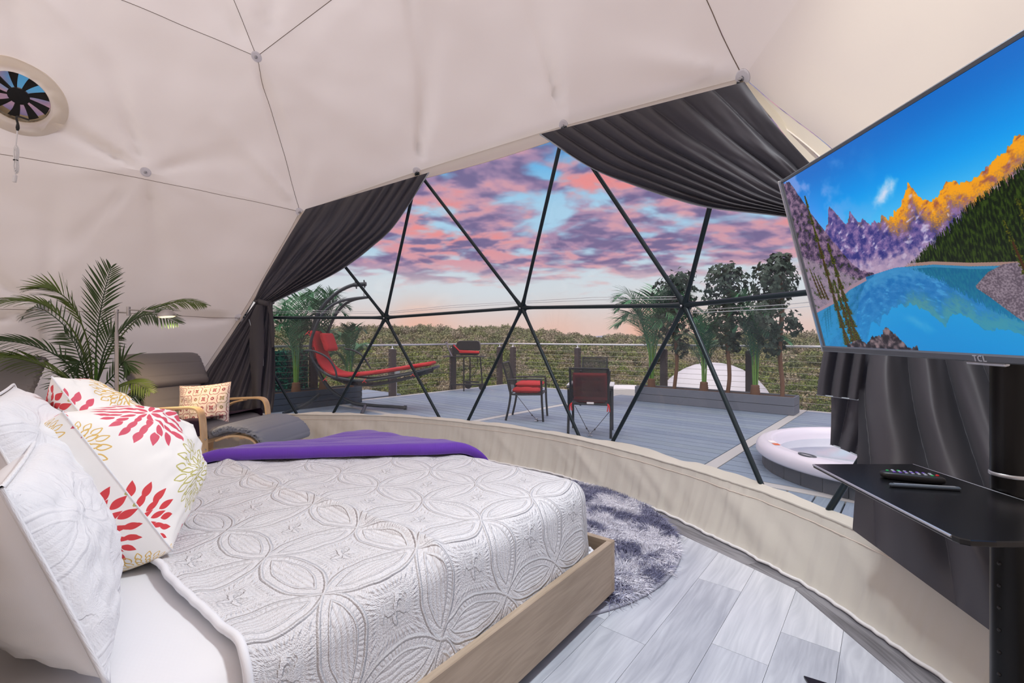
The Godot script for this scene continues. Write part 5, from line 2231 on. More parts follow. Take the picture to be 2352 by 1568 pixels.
	g.prism(bo, 0.010, Transform3D(Basis(Vector3(1, 0, 0), Vector3(0, 0, -1), Vector3(0, 1, 0)), Vector3(0, 0.001, 0)), 0.002)
	part("base_plate", g, M.shelf_black, o)
	# remote and the flat bar beside it
	var r0 := V(1.003, ys, 1.262)
	var r1 := V(1.122, ys, 1.203)
	var dir := (r1 - r0).normalized()
	o = thing("remote_control", "black remote control with small coloured buttons on the stand's shelf", "remote", (r0 + r1) * 0.5)
	o.basis = Basis(dir, Vector3.UP, dir.cross(Vector3.UP))
	g = G.new()
	g.blob(Vector3(0, 0.010, 0), Vector3(0.068, 0.011, 0.021), Basis.IDENTITY, 24, 12, 0.55)
	part("body", g, M.plastic_black, o)
	var kinds := [M.button_grey, M.button_grey, M.button_green, M.button_grey, M.button_grey, M.button_purple, M.button_purple, M.button_grey, M.button_grey]
	for i in 9:
		for j in 3:
			if i in [0, 8] and j != 1:
				continue
			g = G.new()
			g.blob(Vector3(-0.052 + i * 0.013, 0.0205, (j - 1) * 0.010), Vector3(0.0038, 0.002, 0.003), Basis.IDENTITY, 8, 5, 0.6)
			part("button", g, M.button_red if i == 8 else kinds[(i + j * 2) % 9], o)
	var s0 := V(0.962, ys, 1.182)
	var s1 := V(1.112, ys, 1.150)
	dir = (s1 - s0).normalized()
	o = thing("flat_bar", "thin grey flat bar lying in front of the black remote", "bar", (s0 + s1) * 0.5)
	o.basis = Basis(dir, Vector3.UP, dir.cross(Vector3.UP))
	g = G.new()
	g.box(Vector3(0, 0.005, 0), Vector3(s0.distance_to(s1), 0.009, 0.012), Basis.IDENTITY, 0.003)
	part("bar_body", g, M.sling_grey, o)
	g = G.new()
	g.box(Vector3(0, 0.0095, 0), Vector3(s0.distance_to(s1) - 0.02, 0.001, 0.007), Basis.IDENTITY, 0.0003)
	part("bar_face", g, M.edge_silver, o)

func rug() -> void:
	var c := V(0.0, 0.0, 3.08)
	var o := thing("rug", "round shaggy rug in mottled grey and white at the foot of the bed", "rug", c)
	var g := G.new()
	g.lathe([Vector2(0, 0.001), Vector2(1.045, 0.001), Vector2(1.055, 0.006), Vector2(1.045, 0.012), Vector2(0, 0.013)], 96)
	part("backing", g, M.rug_base, o)
	var ring := []
	for k in 97:
		var a := TAU * k / 96.0
		ring.append(Vector3(cos(a) * 1.05, 0.008, sin(a) * 1.05))
	g = G.new()
	g.tube(ring, 0.009, 6, false)
	part("bound_edge", g, M.rug_base, o)
	var blade := G.new()
	for k in 4:
		var a := TAU * k / 4.0 + 0.3
		var d := Vector3(cos(a), 0, sin(a))
		var s := Vector3(-d.z, 0, d.x) * 0.0028
		var p := PackedVector3Array()
		for j in 4:
			var f := j / 3.0
			var q := d * (0.003 + 0.026 * f * f) + Vector3(0.022 * f * f, 0.042 * f - 0.014 * f * f, 0.004 * f)
			var w := 1.0 - 0.75 * f
			p.append(q - s * w)
			p.append(q + s * w)
		blade.grid(p, 2)
	var mm := MultiMesh.new()
	mm.transform_format = MultiMesh.TRANSFORM_3D
	mm.use_colors = true
	var r2 := RandomNumberGenerator.new()
	r2.seed = 3
	var nn := noise(90, 1.0, 3)
	var xs := []
	var cs := []
	var cell := 0.0125
	for i in range(-86, 87):
		for j in range(-86, 87):
			var x := (i + r2.randf()) * cell
			var z := (j + r2.randf()) * cell
			if x * x + z * z > 1.032 * 1.032:
				continue
			var w := c + Vector3(x, 0, z)
			var rel := w - BC
			if rel.dot(BU) < -0.03 and rel.dot(BV) > 0.0:
				continue
			var nv := nn.get_noise_2d(x * 2.6, z * 2.6) + nn.get_noise_2d(x * 9.0, z * 9.0) * 0.4
			var k := sstep(-0.25, 0.22, nv + 0.05)
			var ang := nn.get_noise_2d(x * 3.0 + 20.0, z * 3.0) * 5.0 + r2.randf_range(-0.7, 0.7)
			var b := Basis(Vector3.UP, ang).scaled(Vector3.ONE * r2.randf_range(0.85, 1.35))
			b = Basis(Vector3(cos(ang), 0, -sin(ang)).cross(Vector3.UP), -0.35) * b
			xs.append(Transform3D(b, Vector3(x, 0.010, z)))
			var cc := Color(0.50, 0.51, 0.62).lerp(Color(0.97, 0.97, 0.99), k * r2.randf_range(0.75, 1.0))
			cs.append(cc.srgb_to_linear())
	mm.mesh = blade.mesh()
	mm.instance_count = xs.size()
	for k in xs.size():
		mm.set_instance_transform(k, xs[k])
		mm.set_instance_color(k, cs[k])
	var mi := MultiMeshInstance3D.new()
	mi.name = "pile"
	mi.multimesh = mm
	mi.material_override = M.pile
	mi.set_meta("kind", "stuff")
	o.add_child(mi)

func fan() -> void:
	var d := (fan_hole - DC).normalized()
	var b := lay(-d, Vector3.UP)    # local y points into the room
	var o := thing("exhaust_fan", "round exhaust fan with grey blades set in the dome liner", "fan", fan_hole - d * 0.0)
	o.basis = b
	var g := G.new()
	g.lathe([Vector2(0.325, -0.005), Vector2(0.318, 0.024), Vector2(0.24, 0.034), Vector2(0.215, 0.03), Vector2(0.206, 0.0), Vector2(0.20, -0.04)], 48)
	part("collar", g, M.canvas, o)
	g = G.new()
	g.lathe([Vector2(0.205, 0.0), Vector2(0.20, -0.10), Vector2(0.20, -0.16)], 40)
	part("sleeve", g, M.sleeve, o)
	for k in 9:
		var a := TAU * k / 9.0
		g = G.new()
		var p := PackedVector3Array()
		for j in 5:
			var r := lerpf(0.05, 0.195, j / 4.0)
			var hw := lerpf(0.14, 0.20, j / 4.0) * (1.15 - 0.25 * j / 4.0)
			for s in [-1.0, 0.0, 1.0]:
				var aa: float = a + s * hw + 0.12 * j / 4.0
				p.append(Vector3(cos(aa) * r, -0.055 + s * 0.012, sin(aa) * r))
		g.grid(p, 3)
		part("blade", g, M.fan_blade, o)
	g = G.new()
	g.lathe([Vector2(0, -0.075), Vector2(0.066, -0.075), Vector2(0.07, -0.04), Vector2(0.062, -0.03), Vector2(0, -0.028)], 28)
	part("motor_hub", g, M.fan_blade, o)
	g = G.new()
	g.lathe([Vector2(0, -0.012), Vector2(0.204, -0.012)], 40)
	part("mesh_screen", g, M.mesh_grey, o)
	for a in [0.9, 2.99, 5.09]:
		g = G.new()
		g.tube([Vector3(cos(a) * 0.06, -0.06, sin(a) * 0.06), Vector3(cos(a) * 0.2, -0.06, sin(a) * 0.2)], 0.006, 6)
		part("spider_arm", g, M.tv_bezel, o)
	# its cable, hanging plumb
	var f := -fan_hole.z - 0.14
	o = thing("power_cord", "white power cord bundled with a band, hanging below the exhaust fan", "cord", at(37, 262, f))
	var base := at(37, 262, f)
	g = G.new()
	g.tube(spline([Vector3(0, 0.0, -0.10), at(39, 268, f) - base, at(41, 285, f) - base, at(40, 300, f) - base], 6), [0.008, 0.008, 0.008, 0.008, 0.008, 0.008, 0.008, 0.008, 0.008, 0.008, 0.008, 0.008, 0.009, 0.011, 0.012, 0.013, 0.011, 0.009, 0.007], 8)
	part("black_lead", g, M.plastic_black, o)
	g = G.new()
	g.tube(spline([at(40, 298, f) - base, at(38, 320, f) - base, at(36, 345, f) - base], 6), 0.0045, 8)
	part("lead", g, M.cord_white, o)
	for k in 3:
		g = G.new()
		var pts := []
		for j in 25:
			var a := TAU * j / 24.0
			var w := 4.0 + k * 2.5
			pts.append(at(36 + sin(a) * w * (0.4 + 0.6 * absf(cos(a))) + (k - 1) * 1.5, 366 - cos(a) * (26 + k * 3), f + 0.008 * (k - 1)) - base)
		g.tube(pts, 0.0045, 7, false)
		part("coil", g, M.cord_white, o)
	g = G.new()
	g.lathe([Vector2(0.014, -0.005), Vector2(0.018, 0.0), Vector2(0.014, 0.005)], 14, Transform3D(Basis.IDENTITY, at(36, 368, f) - base))
	part("band", g, M.plastic_black, o)
	g = G.new()
	g.tube([at(36, 385, f) - base, at(35, 402, f) - base], 0.0045, 7)
	g.box(at(34, 410, f) - base, Vector3(0.026, 0.062, 0.020), Basis(Vector3.BACK, -0.15), 0.004)
	part("plug", g, M.cord_white, o)
# ------------------------------------------------------------------ on the deck
func out_frond(parent: Node3D, pts: Array, llen: float, n: int, m: Material, face: Vector3, droop: float) -> void:
	frond(parent, pts, llen, n, m, face, droop, 0.15, 0.019)

func out_palm(label: String, base: Vector3, h: float, reach: float, n: int, sd: int, dark := false) -> void:
	var o := thing("planter_palm", label, "plant", base, 0.0, "palms in the deck planters")
	var r2 := RandomNumberGenerator.new()
	r2.seed = sd
	var g := G.new()
	var prof := []
	for k in 9:
		prof.append(Vector2(0.078 + 0.007 * (k % 2) - 0.002 * k, 0.02 * k + (0.02 if k else 0.0)))
	prof.append(Vector2(0.0, 0.2))
	g.lathe(prof, 16)
	part("fibre_trunk", g, M.palm_trunk, o)
	for k in 5:
		var a := TAU * k / 5.0 + r2.randf()
		g = G.new()
		g.tube([Vector3(cos(a) * 0.03, 0.15, sin(a) * 0.03), Vector3(cos(a) * 0.045, h * 0.3, sin(a) * 0.045), Vector3(cos(a) * 0.08, h * 0.5, sin(a) * 0.08)], [0.016, 0.013, 0.006], 7)
		part("stem", g, M.palm_stem, o)
	for k in n:
		var a := TAU * k / n + r2.randf_range(-0.3, 0.3)
		var lift := r2.randf_range(0.55, 1.0)
		var rr := reach * (1.15 - 0.6 * lift) * r2.randf_range(0.85, 1.15)
		var dir := Vector3(cos(a), 0, sin(a))
		var y0 := h * r2.randf_range(0.22, 0.45)
		var pts := [dir * 0.04 + Vector3(0, y0, 0), dir * rr * 0.35 + Vector3(0, y0 + (h * lift - y0) * 0.65, 0), dir * rr * 0.75 + Vector3(0, h * lift, 0), dir * rr * 1.1 + Vector3(0, h * lift - rr * 0.22 * (1.3 - lift), 0)]
		var face := (Vector3(0, 0.8, 0.0) - dir * 0.5).normalized()
		out_frond(o, pts, reach * 0.52, 28, M.out_palm_dark if (k % 3 == 0 or dark) else M.out_palm, face, 0.5)

func ivy_tree(label: String, base: Vector3, h: float, blobs: Array, sd: int) -> void:
	var o := thing("ivy_tree", label, "tree", base, 0.0, "ivy trees in the long planter")
	var r2 := RandomNumberGenerator.new()
	r2.seed = sd
	var g := G.new()
	var tr := []
	for k in 9:
		tr.append(Vector3(sin(k * 1.3 + sd) * 0.03, h * 0.86 * k / 8.0, cos(k * 1.7 + sd) * 0.02))
	g.tube(spline(tr, 3), 0.035, 9)
	part("trunk", g, M.palm_trunk, o)
	g = G.new()
	for q in blobs:
		for k in int(q[4] * 1.7):
			var d := Vector3(r2.randfn(), r2.randfn(), r2.randfn()).normalized()
			var c: Vector3 = q[0] + d * Vector3(q[1], q[2], q[3]) * 1.16 * pow(r2.randf(), 0.45)
			var n := (d + Vector3(r2.randfn(), r2.randfn() + 0.4, r2.randfn()) * 0.6).normalized()
			var b := lay(n, Vector3(r2.randfn(), -1.0, r2.randfn()).normalized())
			var s := r2.randf_range(0.034, 0.066)
			var p := PackedVector3Array()
			for e in [[0.0, 1.25], [0.35, 0.45], [0.95, 0.35], [0.5, -0.25], [0.55, -0.85], [0.0, -0.6], [-0.55, -0.85], [-0.5, -0.25], [-0.95, 0.35], [-0.35, 0.45]]:
				p.append(c + b * Vector3(e[0] * s, -0.25 * s * absf(e[0]), e[1] * s))
			var m := c
			for k2 in p.size():
				g.tri_flat(m, p[k2], p[(k2 + 1) % p.size()])
	part("foliage", g, M.ivy_leaf, o, "", "stuff")
	for k in 4:
		g = G.new()
		var q: Array = blobs[k % blobs.size()]
		g.tube([Vector3(0, h * 0.6, 0), Vector3(0, h * 0.6, 0).lerp(q[0], 0.5) + Vector3(0.02, 0, 0), q[0]], [0.014, 0.009, 0.005], 6)
		part("branch", g, M.palm_trunk, o)

func planters() -> void:
	planter_box("long low grey planter box under the ivy trees at the right deck edge", dk(-0.63, 5.65, -0.015), Vector3(2.81, 0.30, 0.45), M.planter, 2, false)
	planter_box("long dark blue-grey planter box behind the red hanging lounger", dk(-5.95, 0.10, -0.015), Vector3(0.40, 0.32, 2.62), M.planter_dark, 3, true)
	var P := func(t: float) -> Vector3: return dk(-0.63, t, 0.25)
	out_palm("feathery palm at the left end of the long grey planter", P.call(4.50), 2.1, 0.98, 20, 1)
	out_palm("palm with a brown fibre base in the middle of the long grey planter", P.call(5.54), 1.6, 0.62, 14, 2)
	out_palm("palm with a fibre base towards the right of the long grey planter", P.call(6.42), 1.8, 0.62, 14, 3)
	ivy_tree("ivy tree with the leftmost crooked trunk in the long grey planter", P.call(5.0), 2.3, [[Vector3(-0.05, 1.85, 0), 0.42, 0.36, 0.3, 230], [Vector3(-0.1, 1.3, 0.05), 0.36, 0.34, 0.3, 150], [Vector3(0.12, 2.15, 0), 0.26, 0.22, 0.2, 90], [Vector3(0.1, 0.85, 0), 0.16, 0.2, 0.14, 40]], 11)
	ivy_tree("ivy tree with the middle trunk in the long grey planter", P.call(5.97), 2.35, [[Vector3(0.0, 1.9, 0), 0.44, 0.40, 0.3, 260], [Vector3(-0.05, 1.35, 0.05), 0.36, 0.35, 0.3, 150], [Vector3(-0.05, 2.2, 0), 0.24, 0.2, 0.2, 80], [Vector3(0.05, 0.95, 0), 0.2, 0.22, 0.14, 60]], 12)
	ivy_tree("ivy tree with the rightmost pale brown trunk in the long grey planter", P.call(6.82), 2.4, [[Vector3(-0.12, 1.95, 0), 0.36, 0.42, 0.3, 280], [Vector3(-0.25, 1.35, 0.05), 0.34, 0.36, 0.3, 150], [Vector3(0.0, 2.25, 0), 0.2, 0.2, 0.2, 90], [Vector3(0.22, 1.25, 0), 0.12, 0.22, 0.1, 40], [Vector3(-0.15, 0.95, 0), 0.22, 0.24, 0.16, 70]], 13)
	var Q := func(s: float, t: float) -> Vector3: return dk(s, t, 0.27)
	out_palm("tall green palm in the dark planter at its tent end", Q.call(-5.85, 0.10), 1.75, 0.66, 16, 4)
	out_palm("green palm in the dark planter behind the lounger's curved stand", Q.call(-5.34, 0.10), 1.8, 0.62, 16, 5)
	out_palm("small palm at the far end of the dark planter", Q.call(-4.80, 0.10), 1.25, 0.45, 12, 6)
	# leafy screen behind the left planter
	var o := thing("hedge_panel", "teal green artificial hedge panel behind the dark planter and its palms", "hedge", dk(-6.4, -0.30, 0.0), atan2(-DB.z, DB.x))
	var g := G.new()
	for c in [[-0.75, 0.60], [0.15, 0.55]]:
		pass
	g.box(Vector3(0, 0.62, 0.15), Vector3(0.03, 0.80, 2.2), Basis.IDENTITY, 0.003)
	part("panel_grid", g, M.planter_dark, o)
	g = G.new()
	var r2 := RandomNumberGenerator.new()
	r2.seed = 8
	for k in 2600:
		var c := Vector3(0.03 + r2.randf() * 0.05, r2.randf_range(0.22, 1.04), 0.15 + r2.randf_range(-1.12, 1.12))
		var d := Vector3(r2.randf_range(0.2, 1.0), r2.randf_range(-0.6, 0.9), r2.randf_range(-0.9, 0.9)).normalized()
		var s := d.cross(Vector3(r2.randfn(), r2.randfn(), r2.randfn())).normalized() * 0.018
		g.poly(PackedVector3Array([c - s, c + d * 0.03 + s.cross(d) * 0.3, c + s]))
		g.poly(PackedVector3Array([c + d * 0.02 - s, c + d * 0.055, c + d * 0.02 + s]))
	part("leaves", g, M.hedge_leaf, o, "", "stuff")

func lounger() -> void:
	var f0 := 8.25
	var o := thing("hanging_lounger", "hanging chaise lounger with red cushions on a curved dark steel stand", "lounger", V(-3.0, 0, f0))
	var b := V(-3.0, 0, f0)
	var A := func(px: float, py: float, df := 0.0) -> Vector3:   # drawn in the lounger's own upright plane, df metres behind it
		var p := at(px, py, f0) - b
		return p + Vector3(0, 0, -df)
	var line := func(a: Array, df := 0.0) -> Array:
		var r := []
		for k in range(0, a.size(), 2):
			r.append(A.call(a[k], a[k + 1], df))
		return spline(r, 6)
	var g := G.new()
	g.tube(line.call([838, 930, 815, 926, 793, 917, 766, 900, 745, 876, 729, 847, 719, 814, 717, 774, 722, 742, 734, 714, 755, 688, 782, 667, 812, 654, 838, 652]), 0.032, 12)
	g.tube(line.call([812, 654, 841, 652]), 0.037, 12)
	part("stand_arc", g, M.lounge_frame, o)
	g = G.new()
	for q in [[[815, 640], [819, 663]], [[836, 643], [838, 660]]]:
		g.tube([A.call(q[0][0], q[0][1]), A.call(q[1][0], q[1][1])], 0.012, 8)
	part("clamp", g, M.lounge_frame, o)
	g = G.new()
	g.tube(line.call([836, 929, 870, 932, 905, 934, 933, 936]), 0.029, 12)
	g.tube([A.call(928, 936), A.call(934, 936)], 0.042, 12)
	part("base_bar", g, M.lounge_frame, o)
	for q in [[Vector3(-3.42, 0.25, 8.25), Vector3(-3.56, 0.10, 7.95), Vector3(-3.72, 0.03, 7.55)], [Vector3(-2.61, 0.06, 8.25), Vector3(-2.52, 0.05, 7.9), Vector3(-2.42, 0.03, 7.45)], [Vector3(-2.66, 0.06, 8.25), Vector3(-2.9, 0.05, 8.5), Vector3(-3.05, 0.03, 8.85)]]:
		g = G.new()
		var pts := []
		for p in q:
			pts.append(V(p.x, p.y, p.z) - b)
		g.tube(spline(pts, 5), 0.029, 10)
		part("base_leg", g, M.lounge_frame, o)
	# seat frame: two side rails that sweep up to the hook
	var rail := [845, 682, 814, 686, 787, 694, 766, 709, 750, 731, 738, 758, 729, 788, 731, 817, 745, 841, 766, 857, 787, 864, 841, 871, 895, 865, 962, 853, 999, 844]
	for s in [-1.0, 1.0]:
		g = G.new()
		var pts := []
		for k in range(0, rail.size(), 2):
			var w := sstep(845.0, 740.0, rail[k]) if k < 12 else 1.0
			pts.append(A.call(rail[k], rail[k + 1], s * 0.30 * w + 0.02))
		g.tube(spline(pts, 6), 0.024, 10)
		part("side_rail", g, M.lounge_frame, o)
	g = G.new()
	g.tube(spline([A.call(999, 844, -0.28), A.call(1005, 842, -0.1), A.call(1005, 842, 0.14), A.call(999, 844, 0.32)], 6), 0.024, 10)
	part("foot_rail", g, M.lounge_frame, o)
	# sling between the rails with its bungee loops
	var sl := spline([A.call(735, 795), A.call(744, 832), A.call(764, 856), A.call(800, 873), A.call(850, 878), A.call(905, 870), A.call(960, 856), A.call(992, 846)], 6)
	var p := PackedVector3Array()
	for q in sl:
		for k in 9:
			var z := lerpf(-0.27, 0.31, k / 8.0)
			p.append(q + Vector3(0, -0.02 - 0.05 * sin(PI * k / 8.0), -z))
	g = G.new()
	g.grid(p, 9)
	part("sling", g, M.lounge_sling, o)
	for k in 22:
		var q: Vector3 = along(sl, (k + 0.5) / 22.0)
		g = G.new()
		g.tube([q + Vector3(0, -0.02, 0.25), q + Vector3(0.0, 0.022, 0.285), q + Vector3(0, 0.0, 0.315)], 0.006, 5)
		part("bungee_loop", g, M.plastic_black, o)
	# cushion and headrest
	var cu := spline([A.call(727, 762), A.call(731, 790), A.call(742, 826), A.call(762, 852), A.call(790, 862), A.call(830, 861), A.call(880, 855), A.call(935, 846), A.call(985, 838), A.call(997, 836)], 6)
	var bt := []
	var pth := []
	for q in cu:
		pth.append(Vector2(q.x, q.y))
	g = G.new()
	pad(g, pth, [0.07], 0.54, 0.40, 31)
	var cm := part("seat_pad", g, M.red_cloth, o)
	cm.position = Vector3(0, 0.02, -0.02)
	g = G.new()
	pad(g, [Vector2(A.call(741, 762).x, A.call(0, 762).y), Vector2(A.call(747, 782).x, A.call(0, 782).y), Vector2(A.call(757, 802).x, A.call(0, 802).y)] if false else spline([Vector2(A.call(745, 765).x, A.call(0, 765).y), Vector2(A.call(751, 782).x, A.call(0, 782).y), Vector2(A.call(759, 806).x, A.call(0, 806).y)], 8), [0.10], 0.46, 1.0, 33)
	cm = part("head_pillow", g, M.red_cloth, o)
	cm.position = Vector3(0.02, 0.0, -0.02)
	for q in [[852, 866], [959, 852], [765, 862], [726, 760]]:
		g = G.new()
		for k in 2:
			g.tube([A.call(q[0], q[1], -0.28), A.call(q[0] - 3, q[1] + 5, -0.31), A.call(q[0] - 7 + 9 * k, q[1] + 9, -0.31)], 0.006, 5)
		part("tie_ribbon", g, M.red_trim, o)
	for s in [0, 1]:
		g = G.new()
		if s == 0:
			g.tube(line.call([720, 803, 735, 804, 750, 809, 762, 815, 772, 823, 781, 836, 787, 850, 789, 865], -0.32), 0.017, 10)
		else:
			g.tube(line.call([777, 802, 792, 804, 806, 810, 818, 819, 828, 832, 838, 849], 0.34), 0.017, 10)
		part("armrest", g, M.lounge_frame, o)
	g = G.new()
	for k in 5:
		var y := lerpf(657, 682, k / 4.0)
		g.lathe([Vector2(0.010, -0.006), Vector2(0.016, 0.0), Vector2(0.010, 0.006)], 10, Transform3D(Basis(Vector3.RIGHT, PI / 2 * (k % 2)).scaled(Vector3(1, 1.8, 1)), A.call(836, y)))
	part("hook_chain", g, M.steel, o)

func grill() -> void:
	var f := 11.3
	var b := V(-1.05, 0, f)
	var o := thing("barbecue_grill", "black barbecue grill with red trim on a wheeled stand by the railing", "grill", b)
	var A := func(px: float, py: float, df := 0.0) -> Vector3: return at(px, py, f) - b + Vector3(0, 0, -df)
	var out := func(a: Array) -> PackedVector2Array:
		var r := PackedVector2Array()
		for k in range(0, a.size(), 2):
			var q: Vector3 = A.call(a[k], a[k + 1])
			r.append(Vector2(q.x, q.y))
		return r
	var xf := Transform3D(Basis.IDENTITY, Vector3(0, 0, -0.18))
	var g := G.new()
	g.prism(out.call([1050, 800, 1050, 790, 1053, 784, 1058, 782, 1096, 782, 1101, 784, 1103, 790, 1104, 803, 1102, 804, 1058, 804]), 0.36, xf, 0.012)
	part("lid", g, M.grill_black, o)
	g = G.new()
	g.prism(out.call([1043, 790, 1050, 800, 1057, 806, 1102, 806, 1101, 811, 1097, 815, 1062, 815, 1046, 812, 1040, 806, 1040, 793]), 0.34, Transform3D(Basis.IDENTITY, Vector3(0, 0, -0.17)), 0.01)
	part("fire_box", g, M.grill_black, o)
	g = G.new()
	g.tube([A.call(1044, 792, -0.20), A.call(1057, 805, -0.20), A.call(1102, 807, -0.20)], 0.018, 6)
	g.tube([A.call(1057, 808, -0.19), A.call(1102, 809, -0.19)], 0.022, 6)
	part("red_trim", g, M.red_trim, o)
	g = G.new()
	g.box((A.call(1067, 818.5)), Vector3(1.0, 0.02, 0.44), Basis.IDENTITY, 0.005)
	part("side_shelf", g, M.grill_black, o)
	for q in [[1067, 820, 1067, 897, -0.17], [1104, 820, 1109, 881, -0.17], [1078, 822, 1078, 882, 0.17], [1038, 820, 1038, 894, -0.05]]:
		g = G.new()
		g.tube([A.call(q[0], q[1], q[4]), A.call(q[2], q[3], q[4])], 0.016, 8)
		part("leg", g, M.grill_black, o)
	g = G.new()
	g.tube([A.call(1036, 882, -0.10), A.call(1108, 881, -0.17)], 0.022, 8)
	g.tube([A.call(1066, 876, 0.0), A.call(1100, 878, 0.1)], 0.02, 8)
	part("lower_brace", g, M.grill_black, o)
	for q in [[1109, 886, -0.17], [1074, 886, 0.17]]:
		g = G.new()
		g.lathe([Vector2(0, -0.018), Vector2(0.08, -0.018), Vector2(0.088, -0.01), Vector2(0.088, 0.01), Vector2(0.08, 0.018), Vector2(0, 0.018)], 20, Transform3D(Basis(Vector3.RIGHT, PI / 2), A.call(q[0], q[1], q[2])))
		part("wheel", g, M.plastic_black, o)
	g = G.new()
	g.tube(spline([A.call(1098, 822, -0.1), A.call(1097, 845, -0.1), A.call(1082, 866, -0.05), A.call(1072, 875, 0), A.call(1080, 878, 0.05)], 6), 0.007, 6)
	part("gas_hose", g, M.plastic_black, o)
	var t := thing("grill_tongs", "silver grill tongs standing against the left of the black grill", "tongs", b)
	for k in 2:
		g = G.new()
		g.tube([A.call(1040 + k * 2, 817, -0.2), A.call(1033, 801, -0.2), A.call(1026 + k * 3, 785, -0.2)], [0.008, 0.012, 0.014], 7)
		part("tong_arm", g, M.steel, t)
	o = thing("outlet_box", "grey weatherproof outlet box on the railing post behind the grill", "outlet", dk(-3.50, -0.15, 0.0), atan2(-DB.z, DB.x))
	g = G.new()
	g.box(Vector3(0.04, 0.52, 0.05), Vector3(0.09, 0.16, 0.13), Basis.IDENTITY, 0.012)
	part("cover", g, M.outlet_box, o)
	g = G.new()
	g.tube([Vector3(0.03, 0.44, 0.05), Vector3(0.03, 0.1, 0.05), Vector3(0.03, -0.12, 0.05)], 0.012, 8)
	part("conduit", g, M.outlet_box, o)

func patio_chair(label: String, pos: Vector3, yaw: float, seen_from_behind: bool) -> Node3D:   # faces its own +x
	var o := thing("patio_chair", label, "chair", pos, yaw, "patio chairs on the deck")
	var sw := 0.27
	for s in [-1.0, 1.0]:
		var g := G.new()
		g.tube([Vector3(0.27, 0.0, s * sw), Vector3(0.25, 0.30, s * sw), Vector3(0.24, 0.625, s * sw)], 0.017, 8)
		part("leg", g, M.patio_frame, o)
		g = G.new()
		g.tube(spline([Vector3(-0.31, 0.0, s * sw), Vector3(-0.26, 0.22, s * sw), Vector3(-0.235, 0.42, s * sw), Vector3(-0.26, 0.60, s * sw)], 4), 0.017, 8)
		part("leg", g, M.patio_frame, o)
		g = G.new()
		g.tube(spline([Vector3(0.24, 0.41, s * (sw - 0.03)), Vector3(-0.2, 0.40, s * (sw - 0.03)), Vector3(-0.25, 0.44, s * (sw - 0.03)), Vector3(-0.30, 0.65, s * (sw - 0.03)), Vector3(-0.37, 0.88, s * (sw - 0.03))], 5), 0.015, 8)
		part("side_rail", g, M.patio_frame, o)
		g = G.new()
		g.box(Vector3(-0.02, 0.635, s * sw), Vector3(0.54, 0.022, 0.05), Basis(Vector3.BACK, 0.03), 0.008)
		part("armrest", g, M.patio_frame, o)
	for q in [[0.24, 0.41], [-0.37, 0.88], [-0.24, 0.415]]:
		var g := G.new()
		g.tube([Vector3(q[0], q[1], -sw + 0.02), Vector3(q[0], q[1], sw - 0.02)], 0.014, 8)
		part("crossbar", g, M.patio_frame, o)
	var g := G.new()
	var p := PackedVector3Array()
	for q in spline([Vector3(-0.245, 0.45, 0), Vector3(-0.30, 0.65, 0), Vector3(-0.365, 0.87, 0)], 6):
		for k in 9:
			var z := lerpf(-sw + 0.035, sw - 0.035, k / 8.0)
			p.append(q + Vector3(-0.02 * sin(PI * k / 8.0), 0, z))
	g.grid(p, 9)
	part("back_sling", g, M.sling, o)
	g = G.new()
	p = PackedVector3Array()
	for q in [Vector3(0.24, 0.422, 0), Vector3(0.0, 0.408, 0), Vector3(-0.2, 0.412, 0)]:
		for k in 9:
			p.append(q + Vector3(0, -0.012 * sin(PI * k / 8.0), lerpf(-sw + 0.035, sw - 0.035, k / 8.0)))
	g.grid(p, 9)
	part("seat_sling", g, M.sling_grey, o)
	return o

func tufted(label: String, pos: Vector3, yaw: float, w: float, d: float, h: float, tilt := 0.0) -> void:
	var o := thing("chair_cushion", label, "cushion", pos, yaw, "red patio chair cushions")
	if tilt != 0.0:
		o.rotation = Vector3(0, yaw, tilt)
	var g := G.new()
	var n := 28
	for side in 2:
		var p := PackedVector3Array()
		for j in n + 1:
			for k in n + 1:
				var u := lerpf(-1, 1, float(k) / n)
				var v := lerpf(-1, 1, float(j) / n)
				var y := pow(maxf(1.0 - pow(absf(u), 6.0), 0), 0.5) * pow(maxf(1.0 - pow(absf(v), 6.0), 0), 0.5)
				var dim := 0.0
				for a in [-0.45, 0.45]:
					for b in [-0.45, 0.45]:
						dim += exp(-((u - a) * (u - a) + (v - b) * (v - b)) / 0.025)
						dim += 0.25 * exp(-pow((u - a) / 0.06, 2.0)) * 0.5 + 0.25 * exp(-pow((v - b) / 0.06, 2.0)) * 0.5
				y *= 1.0 - 0.42 * minf(dim, 1.2)
				p.append(Vector3(u * d / 2, y * h / 2 * (1.0 if side == 0 else -1.0), v * w / 2))
		g.grid(p, n + 1, PackedVector2Array(), false, side == 0)
	part("cover", g, M.red_cloth, o)

